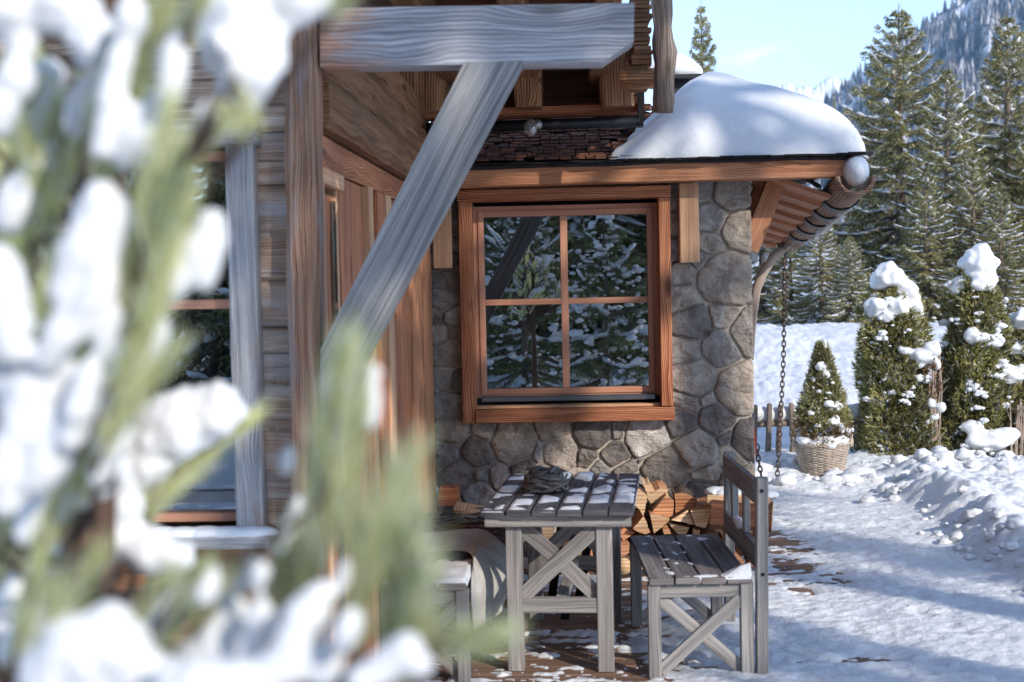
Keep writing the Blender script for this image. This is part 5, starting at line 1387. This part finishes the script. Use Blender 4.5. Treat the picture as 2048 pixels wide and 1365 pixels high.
# bare shrub between the thujas with its bird shaped snow load
bs_ = thing('bare_shrub', (tx(1868), TY - .22, 0), 'thin bare stems with a big lump of snow between the two thujas', 'shrub')
BYs = TY - .25
m = MB()
for k in range(7):
    px0 = 1862 + k * 3.2; top = onY(1866 + RNG.uniform(-10, 14), RNG.uniform(705, 760), BYs)
    b = onY(px0, 948, BYs); m.tube([b, b.lerp(top, .35) + Vector((RNG.uniform(-.02, .02), 0, 0)), b.lerp(top, .7) + Vector((RNG.uniform(-.03, .03), 0, 0)), top], [.012, .010, .008, .005], 6, .2)
for k in range(40):
    q = onY(1868 + RNG.uniform(-6, 8), RNG.uniform(720, 935), BYs); d_ = Vector((RNG.uniform(-1, 1), RNG.uniform(-.5, .5), RNG.uniform(.2, 1))).normalized() * RNG.uniform(.06, .18)
    m.tube([q, q + d_ * .5 + Vector((0, 0, -.01)), q + d_], [.004, .003, .0015], 4, .1)
m.build('stem', M['branch'], bs_, True)
V, F, mi = thuja_mesh('x', .42, [(0, .01), (.3, .05), (1, .06)], 61, 90, .045, 2.0)
V[:, :] += np.array(onY(1866, 800, BYs))
np_mesh('foliage', V, F, M['thujadry'], bs_)
def bq(x, y, dy=0): return onY(x, y, BYs + dy)
lumps('snow_load', [(bq(1845, 712), (.125, .11, .075)), (bq(1862, 700), (.085, .10, .075)), (bq(1810, 703), (.06, .07, .04)), (bq(1800, 698), (.03, .05, .025)), (bq(1868, 690, .05), (.05, .07, .045)), (bq(1835, 728), (.06, .07, .045)), (bq(1874, 730), (.035, .05, .05)), (bq(1862, 806), (.04, .04, .05)), (bq(1882, 815), (.045, .04, .05)), (bq(1868, 835), (.05, .04, .03)), (bq(1856, 845), (.03, .03, .03))], M['snowsoft'], bs_, 3, .16, 1.7, .013, 1, 5)
st2 = MB()
for k in range(8):
    b = onY(2022 + k * 3.5 + RNG.uniform(-2, 2), 950, TY - .3); t = onY(2030 + k * 3 + RNG.uniform(-12, 12), RNG.uniform(770, 830), TY - .25)
    st2.tube([b, b.lerp(t, .5) + Vector((RNG.uniform(-.03, .03), 0, 0)), t], [.013, .010, .005], 6, .2)
for k in range(20):
    q = onY(2030 + RNG.uniform(-12, 18), RNG.uniform(820, 935), TY - .28); d_ = Vector((RNG.uniform(-1, 1), RNG.uniform(-.5, .5), RNG.uniform(.2, 1))).normalized() * RNG.uniform(.06, .16)
    st2.tube([q, q + d_ * .5, q + d_], [.004, .003, .0015], 4, .1)
tag(st2.build('bare_bush', M['branch'], None, True), 'cluster of thin bare stems in front of the lower thuja at the right edge', 'shrub')

# ------------------------------------------------------------------ mountains
def mountain(name, ridge, D, Db, zb, label, mat, nx=260, ny=120, amp=14.0, seed=1, back=1.25):
    px = np.array([p[0] for p in ridge], float); py = np.array([p[1] for p in ridge], float)
    u = np.linspace(px[0], px[-1], nx)
    py_ = np.interp(u, px, py)
    R3 = np.array([at(a, b, D) for a, b in zip(u, py_)])
    B3 = np.array([at(a, 600, Db) for a in u]); B3[:, 2] = zb
    K3 = R3 * back; K3[:, 2] = zb
    rows = []
    for t in np.linspace(0, 1, ny):
        q = B3 * (1 - t) + R3 * t
        q[:, 2] = zb + (R3[:, 2] - zb) * t ** 1.15
        s = np.arange(nx) / nx * (px[-1] - px[0]) / 100.0
        g = fbm(s * 2.0 + t * 1.2, t * 4.0 + 0 * s, 5, seed) * .8 - np.abs(fbm(s * 3.2 - t * 1.5, t * 1.2 + 0 * s, 4, seed + 4)) * 1.1
        q[:, 2] += amp * g * math.sin(math.pi * min(1, t * 1.02)) ** .7 * 1.2 + amp * .12 * fbm(s * 30, t * 30 + 0 * s, 2, seed + 9) * (t > .95)
        rows.append(q)
    rows.append(R3 * .35 + K3 * .65 - np.array([0, 0, 5])); rows.append(K3)
    V = np.concatenate(rows); ii = np.arange(len(V)).reshape(len(rows), nx)
    F = np.stack([ii[:-1, :-1], ii[:-1, 1:], ii[1:, 1:], ii[1:, :-1]], -1).reshape(-1, 4)
    o = np_mesh(name, V, F, mat, None, True); tag(o, label, 'mountain', None, 'structure')
    return rows
def slope_mat(name, forest):
    t = NT(name)
    pos = t.N('ShaderNodeNewGeometry').outputs['Position']
    a = t.noise(t.mapping(pos, (.010, .010, .016)), 1, 6, .62, .8); b = t.noise(t.mapping(pos, (.16, .16, .05)), 1, 4, .65); c = t.noise(t.mapping(pos, (.025, .025, .025)), 1, 5, .6)
    snowc = (.80, .82, .86, 1)
    tree = t.ramp(b, [(.35, (.07, .08, .09, 1)), (.5, (.16, .15, .15, 1)), (.68, (.42, .39, .37, 1))])
    f = t.mrange(t.math('ADD', t.math('MULTIPLY', a, .75), t.math('MULTIPLY', c, .35)), .51, .64) if forest else t.mrange(a, .0, .3)
    col = t.mix(f, tree, snowc)
    return t.done(t.bsdf(col, .9, t.bump(b, .6, 3.0), .1))
mountain('mountain', [(1380, 480), (1480, 395), (1560, 310), (1620, 240), (1660, 200), (1690, 176), (1740, 135), (1800, 90), (1835, 62), (1870, 35), (1905, 10), (1960, -25), (2050, -75), (2200, -140), (2500, -220)], 1500, 520, 2, 'steep forested mountainside with snowy clearings', slope_mat('mountain_slope', True), 340, 150, 26, 3)
mountain('far_peak', [(1300, 330), (1420, 250), (1500, 195), (1540, 172), (1556, 170), (1575, 166), (1590, 175), (1608, 171), (1625, 176), (1640, 166), (1655, 158), (1672, 155), (1690, 162), (1740, 190), (1850, 240)], 2600, 2100, 30, 'bright snow peak far away between roof and mountainside', slope_mat('far_snow', False), 300, 60, 40, 8)
# larches and spruces on the mountainside, too many to count
def slope_forest():
    r = np.random.default_rng(5); Vs = []; Fs = []; b = 0
    me = bpy.data.objects['mountain'].data
    co = np.empty(len(me.vertices) * 3); me.vertices.foreach_get('co', co); co = co.reshape(-1, 340, 3)[:150]
    n = 17000
    jj = r.uniform(0, 338, n); tt = r.uniform(.12, 1, n) * 148.9
    ti = tt.astype(int); ji = jj.astype(int); ft = (tt - ti)[:, None]; fj = (jj - ji)[:, None]
    ti2 = np.minimum(ti + 1, 149)
    P = (co[ti, ji] * (1 - ft) + co[ti2, ji] * ft) * (1 - fj) + (co[ti, ji + 1] * (1 - ft) + co[ti2, ji + 1] * ft) * fj
    clump = fbm(P[:, 0] * .012, (P[:, 1] + P[:, 2] * 2) * .010, 4, 77)
    keep = (clump + r.normal(size=n) * .16 > .02) | (ti > 146)
    P = P[keep]; h = r.uniform(6, 15, len(P)); w = h * r.uniform(.13, .2, len(P))
    k = 5; an = np.arange(k) * 2 * np.pi / k
    ring = np.stack([np.cos(an), np.sin(an), np.zeros(k)], 1)
    V = np.concatenate([P[:, None, :] + ring[None] * w[:, None, None] + np.array([0, 0, 1.0]), (P + np.array([0, 0, 1.0])[None] * h[:, None])[:, None, :]], 1)
    base = np.arange(len(P))[:, None, None] * (k + 1)
    T = np.array([(i, (i + 1) % k, k) for i in range(k)])
    F = (base + T[None]).reshape(-1, 3)
    t = NT('far_trees'); g = t.N('ShaderNodeNewGeometry')
    col = t.ramp(g.outputs['Random Per Island'], [(0, (.05, .06, .07, 1)), (.5, (.12, .12, .13, 1)), (.8, (.3, .27, .25, 1)), (1, (.6, .6, .62, 1))])
    mt = t.done(t.bsdf(col, .9, None, .1))
    tag(np_mesh('mountain_forest', V.reshape(-1, 3), F, mt), 'thin forest of frosted trees scattered over the mountainside', 'forest', None, 'stuff')
slope_forest()
# ------------------------------------------------------------------ foreground pine
pr_ = np.random.default_rng(3)
base0 = at(170, 1365, 1.35)
pine = thing('mountain_pine', (base0.x, base0.y, 0), 'young pine with long pale needles and fat lumps of snow close to the viewpoint', 'tree')
SH = [ # base x,y  tip x,y  depth  needle length
 (635, 1180, 668, 780, 1.02, .075), (690, 1150, 720, 760, 1.05, .075), (650, 1000, 690, 720, 1.0, .06), (600, 1250, 640, 900, 1.1, .07), (740, 1200, 790, 960, 1.05, .07), (780, 1150, 830, 930, 1.08, .06), (700, 1330, 740, 1050, 1.0, .07),
 (770, 1380, 800, 1090, 1.02, .07), (815, 1400, 838, 1040, 1.0, .065), (790, 1420, 860, 1160, .98, .06), (830, 1290, 955, 1275, .98, .055), (840, 1310, 975, 1270, .97, .06), (860, 1310, 950, 1290, 1.0, .05), (560, 1330, 600, 1120, 1.1, .07), (480, 1330, 560, 1120, 1.1, .07), (760, 1330, 850, 1260, 1.0, .06),
 (300, 560, 365, 330, 1.1, .07), (330, 640, 375, 430, 1.12, .07), (280, 520, 330, 250, 1.1, .07), (240, 640, 300, 380, 1.15, .075), (365, 330, 432, 268, 1.1, .04), (290, 700, 340, 500, 1.1, .07),
 (180, 420, 300, 60, 1.2, .07), (230, 300, 330, 10, 1.2, .07), (300, 240, 385, 20, 1.15, .06), (100, 360, 180, 180, 1.3, .07), (50, 420, 110, 230, 1.3, .07), (20, 360, 60, 200, 1.3, .07), (160, 300, 230, 120, 1.2, .06), (60, 500, 140, 330, 1.3, .07), (120, 470, 60, 300, 1.3, .07),
 (170, 760, 260, 560, 1.15, .075), (220, 820, 290, 650, 1.1, .07), (120, 780, 170, 590, 1.2, .075), (60, 700, 110, 520, 1.3, .07), (250, 840, 330, 720, 1.1, .06), (190, 930, 270, 780, 1.1, .07), (90, 930, 150, 760, 1.2, .07), (30, 980, 80, 820, 1.25, .07),
 (250, 1020, 400, 900, 1.6, .09), (320, 985, 490, 845, 1.58, .07), (220, 1080, 330, 990, 1.55, .08), (300, 1150, 385, 1130, 1.55, .05), (120, 1060, 180, 930, 1.2, .07), (50, 1180, 110, 1010, 1.2, .07), (20, 1340, 70, 1180, 1.05, .07), (80, 1365, 110, 1220, 1.05, .07), (130, 1250, 190, 1130, 1.1, .06), (250, 1260, 330, 1160, 1.05, .05), (330, 1220, 400, 1140, 1.05, .045), (380, 1280, 430, 1180, 1.1, .06), (300, 1330, 360, 1230, 1.1, .06),
 (0, 620, 60, 450, 1.35, .07), (0, 1110, 50, 960, 1.3, .07), (380, 60, 430, -80, 1.1, .06), (430, 190, 470, 240, 1.0, .035), (470, 160, 500, 225, 1.0, .035), (640, 60, 690, -10, 1.0, .05)]
NP, ND, NL, NW = [], [], [], []
stem = MB()
trunk_top = at(215, -150, 1.45); trunk_mid = at(190, 700, 1.4)
TP = [Vector((base0.x, base0.y, -.1)), Vector(at(175, 1100, 1.4)), Vector(trunk_mid), Vector(at(205, 250, 1.42)), Vector(trunk_top)]
stem.tube(TP, [.034, .028, .024, .018, .012], 10, .15)
def on_trunk(z):
    for a, b in zip(TP[:-1], TP[1:]):
        if a.z <= z <= b.z: return a.lerp(b, (z - a.z) / (b.z - a.z))
    return TP[-1] if z > TP[-1].z else TP[0]
def add_shoot(A, B, nl, n):
    ax = (B - A); L = ax.length; ax = ax.normalized()
    t = pr_.uniform(.05, 1.0, n)
    P = np.array(A)[None] + np.array(ax)[None] * (L * t)[:, None]
    rad = pr_.normal(size=(n, 3)); rad -= np.array(ax)[None] * (rad @ np.array(ax))[:, None]; rad = unit(rad)
    an = pr_.uniform(.15, .58, n) * (1.1 - .5 * t)
    D = unit(np.array(ax)[None] * np.cos(an)[:, None] + rad * np.sin(an)[:, None])
    NP.append(P); ND.append(D); NL.append(nl * .78 * pr_.uniform(.7, 1.1, n)); NW.append(pr_.uniform(.0013, .0021, n))
    r0 = on_trunk(max(A.z - (A - Vector((base0.x, base0.y, A.z))).length * .35, .3))
    midp = r0.lerp(A, .6) + Vector((0, 0, -.03))
    stem.tube([r0, midp, A, B], [.006, .0045, .003, .0018], 6, .1)
for (x0, y0, x1, y1, d, nl) in SH:
    A, B = at(x0, y0, d), at(x1, y1, d - .02); add_shoot(A, B, nl, int(230 * max(.5, (B - A).length / .1)))
rp = random.Random(12)
for k in range(85):                              # rear shoots on the far side of the trunk
    x = rp.uniform(-120, 300); y = rp.uniform(-60, 1450); d = rp.uniform(1.45, 1.75)
    A = at(x, y, d); B = at(x + rp.uniform(-30, 80), y - rp.uniform(90, 190), d); add_shoot(A, B, .07, 210)
V, F = blades(np.concatenate(NP), np.concatenate(ND), np.concatenate(NL), np.concatenate(NW), 2)
o = np_mesh('crown', V, F, M['needle'], None); o.parent = pine; o.matrix_parent_inverse = WORLD[pine.name]
stem.build('trunk', M['bark'], pine, True)
SN = [ # x0, y0, x1, y1, radius (px), depth: elongated loads of snow along the shoots
 (455, 20, 500, 150, 78, 1.3), (500, 130, 494, 195, 44, 1.3), (540, 10, 640, -5, 48, 1.3), (535, 70, 540, 120, 44, 1.3),
 (30, 20, 120, 10, 78, 1.2), (150, 30, 190, 90, 62, 1.2), (40, 90, 35, 160, 44, 1.2), (5, 180, 0, 250, 34, 1.2), (410, 232, 430, 215, 30, 1.3), (100, 150, 60, 260, 36, 1.3),
 (255, 70, 262, 10, 32, 1.15), (338, 190, 352, 85, 30, 1.12), (205, 300, 240, 110, 30, 1.15), (290, 310, 318, 190, 24, 1.15), (250, 330, 268, 220, 22, 1.15),
 (128, 580, 205, 400, 42, 1.12), (190, 560, 240, 420, 34, 1.12), (150, 660, 215, 560, 36, 1.12), (0, 520, 22, 690, 46, 1.12), (-10, 700, 10, 760, 46, 1.15),
 (385, 530, 425, 445, 34, 1.1), (345, 580, 375, 490, 30, 1.1), (410, 570, 440, 470, 22, 1.1), (300, 620, 325, 500, 22, 1.12), (95, 720, 150, 620, 34, 1.12), (245, 755, 262, 710, 26, 1.12), (205, 700, 232, 630, 24, 1.12),
 (140, 880, 180, 740, 34, 1.12), (30, 900, 55, 780, 46, 1.14), (80, 960, 120, 860, 44, 1.14), (10, 1000, 20, 900, 46, 1.14), (200, 950, 240, 850, 28, 1.12), (20, 380, 40, 360, 24, 1.3),
 (300, 835, 440, 800, 42, 1.55), (270, 890, 430, 840, 52, 1.55), (250, 950, 350, 890, 52, 1.55), (455, 808, 470, 825, 30, 1.55), (250, 985, 290, 950, 36, 1.55),
 (220, 1060, 300, 1100, 56, 1.5), (300, 1105, 350, 1115, 44, 1.5), (130, 1120, 230, 1080, 50, 1.5), (40, 1190, 140, 1120, 48, 1.45), (195, 1020, 250, 1010, 44, 1.5), (0, 1230, 40, 1190, 44, 1.4),
 (150, 1300, 215, 1290, 88, 1.2), (232, 1235, 242, 1260, 40, 1.2), (100, 1350, 180, 1360, 72, 1.2), (250, 1350, 360, 1350, 42, 1.2), (400, 1330, 440, 1290, 64, 1.25), (462, 1290, 480, 1230, 38, 1.25), (440, 1240, 450, 1200, 28, 1.25),
 (585, 1330, 600, 1230, 50, 1.15), (615, 1250, 640, 1190, 36, 1.15), (530, 1350, 560, 1330, 50, 1.15), (650, 1350, 660, 1320, 38, 1.15), (775, 1325, 815, 1300, 42, 1.1), (720, 1360, 760, 1345, 40, 1.1), (835, 1340, 850, 1330, 26, 1.1),
 (412, 1190, 424, 1145, 26, 1.2), (686, 1180, 694, 1120, 16, 1.15), (585, 1060, 598, 1000, 18, 1.2), (570, 940, 580, 900, 18, 1.2), (708, 815, 734, 745, 32, 1.1), (738, 850, 752, 790, 20, 1.1), (636, 1130, 646, 1070, 18, 1.12), (556, 1105, 566, 1060, 20, 1.2), (676, 1040, 684, 980, 13, 1.15), (515, 1165, 526, 1130, 20, 1.2), (650, 790, 660, 745, 18, 1.1),
 (320, 1260, 380, 1180, 36, 1.3), (480, 1180, 500, 1120, 24, 1.3), (300, 1290, 330, 1250, 40, 1.3), (30, 1300, 60, 1240, 40, 1.3), (350, 1365, 520, 1360, 48, 1.15), (500, 1300, 520, 1240, 40, 1.2), (680, 1290, 700, 1240, 30, 1.12),
 (110, 1010, 150, 960, 40, 1.2), (160, 990, 230, 940, 38, 1.3), (60, 1060, 110, 1010, 44, 1.2), (100, 800, 130, 740, 36, 1.15), (220, 830, 250, 790, 30, 1.15), (300, 720, 320, 650, 24, 1.12), (80, 330, 120, 260, 40, 1.3), (150, 250, 180, 180, 36, 1.25), (20, 440, 60, 390, 36, 1.3)]
SN = [(a, b, c, e, r, (d - .16 if (b > 1140 and d < 1.4) else d)) for (a, b, c, e, r, d) in SN]
it = []
for (x0, y0, x1, y1, r, d) in SN:
    n = max(2, int(math.hypot(x1 - x0, y1 - y0) / (r * .8)) + 1)
    for i in range(n):
        k = i / (n - 1); w = r * d / FPX * (1.0 - .18 * abs(2 * k - 1) + rp.uniform(-.08, .08))
        it.append((at(x0 + (x1 - x0) * k + rp.uniform(-.1, .1) * r, y0 + (y1 - y0) * k, d + rp.uniform(-.2, .2) * w), (w, w * 1.1, w * rp.uniform(.9, 1.1))))
lumps('snow_load', it, M['snowsoft'], pine, 4, .28, 2.3, .0055, 1, 2)

# ------------------------------------------------------------------ young fir behind the viewpoint (mirrored in the annex window)
def fir_thing(loc, H, seed, label):
    me = spruce_meshes('fir', H, H * .42, seed, .3, 2.6, .6, .1, 'fir', .085, 1.0)
    t = conifer('fir_tree', (me[0], me[1], me[2]), loc, 0, 1, label, 'tree', 'young firs in front of the terrace')
    r = random.Random(seed); it = []
    for k in range(int(260 * H / 2.4)):
        z = r.uniform(.12, .98); R = H * .42 * (1 - z) ** .8 + .04; a = r.uniform(0, 6.28); q = R * r.uniform(.5, 1.0); w = r.choice([.013, .018, .024, .032, .045])
        c = Vector((math.cos(a) * q, math.sin(a) * q, z * H + .02)); it.append((c, (w * r.uniform(1, 1.7), w * r.uniform(1, 1.5), w * r.uniform(.6, .9))))
    lumps('snow_cap', it, M['snowsoft'], t, 2, .3, 1.8, None, 0, seed)
    return t
fir_thing((.45, -1.9, 0), 2.75, 71, 'snow laden young fir mirrored in the annex window')
fir_thing((-.75, -3.6, 0), 3.3, 72, 'taller snow laden fir mirrored at the left of the annex window')

# ------------------------------------------------------------------ mountain air
HZ = HAZE_D if 'HAZE_D' in globals() else 1.7e-4
if HZ > 0:
    t = bpy.data.materials.new('mountain_air'); t.use_nodes = True; nn = t.node_tree.nodes; nn.clear()
    out = nn.new('ShaderNodeOutputMaterial'); pv = nn.new('ShaderNodeVolumePrincipled'); pv.inputs['Density'].default_value = HZ; pv.inputs['Color'].default_value = (.36, .64, 1.0, 1); pv.inputs['Anisotropy'].default_value = .1
    t.node_tree.links.new(pv.outputs[0], out.inputs['Volume'])
    m = MB(); m.box((300, 1150, 258.5), (3800, 4900, 520), 0, 0)
    o = tag(m.build('haze', t), 'thin blue mountain air', 'haze', None, 'stuff')
    SC.cycles.volume_step_rate = 10; SC.cycles.volume_max_steps = 64; SC.cycles.volume_bounces = 0
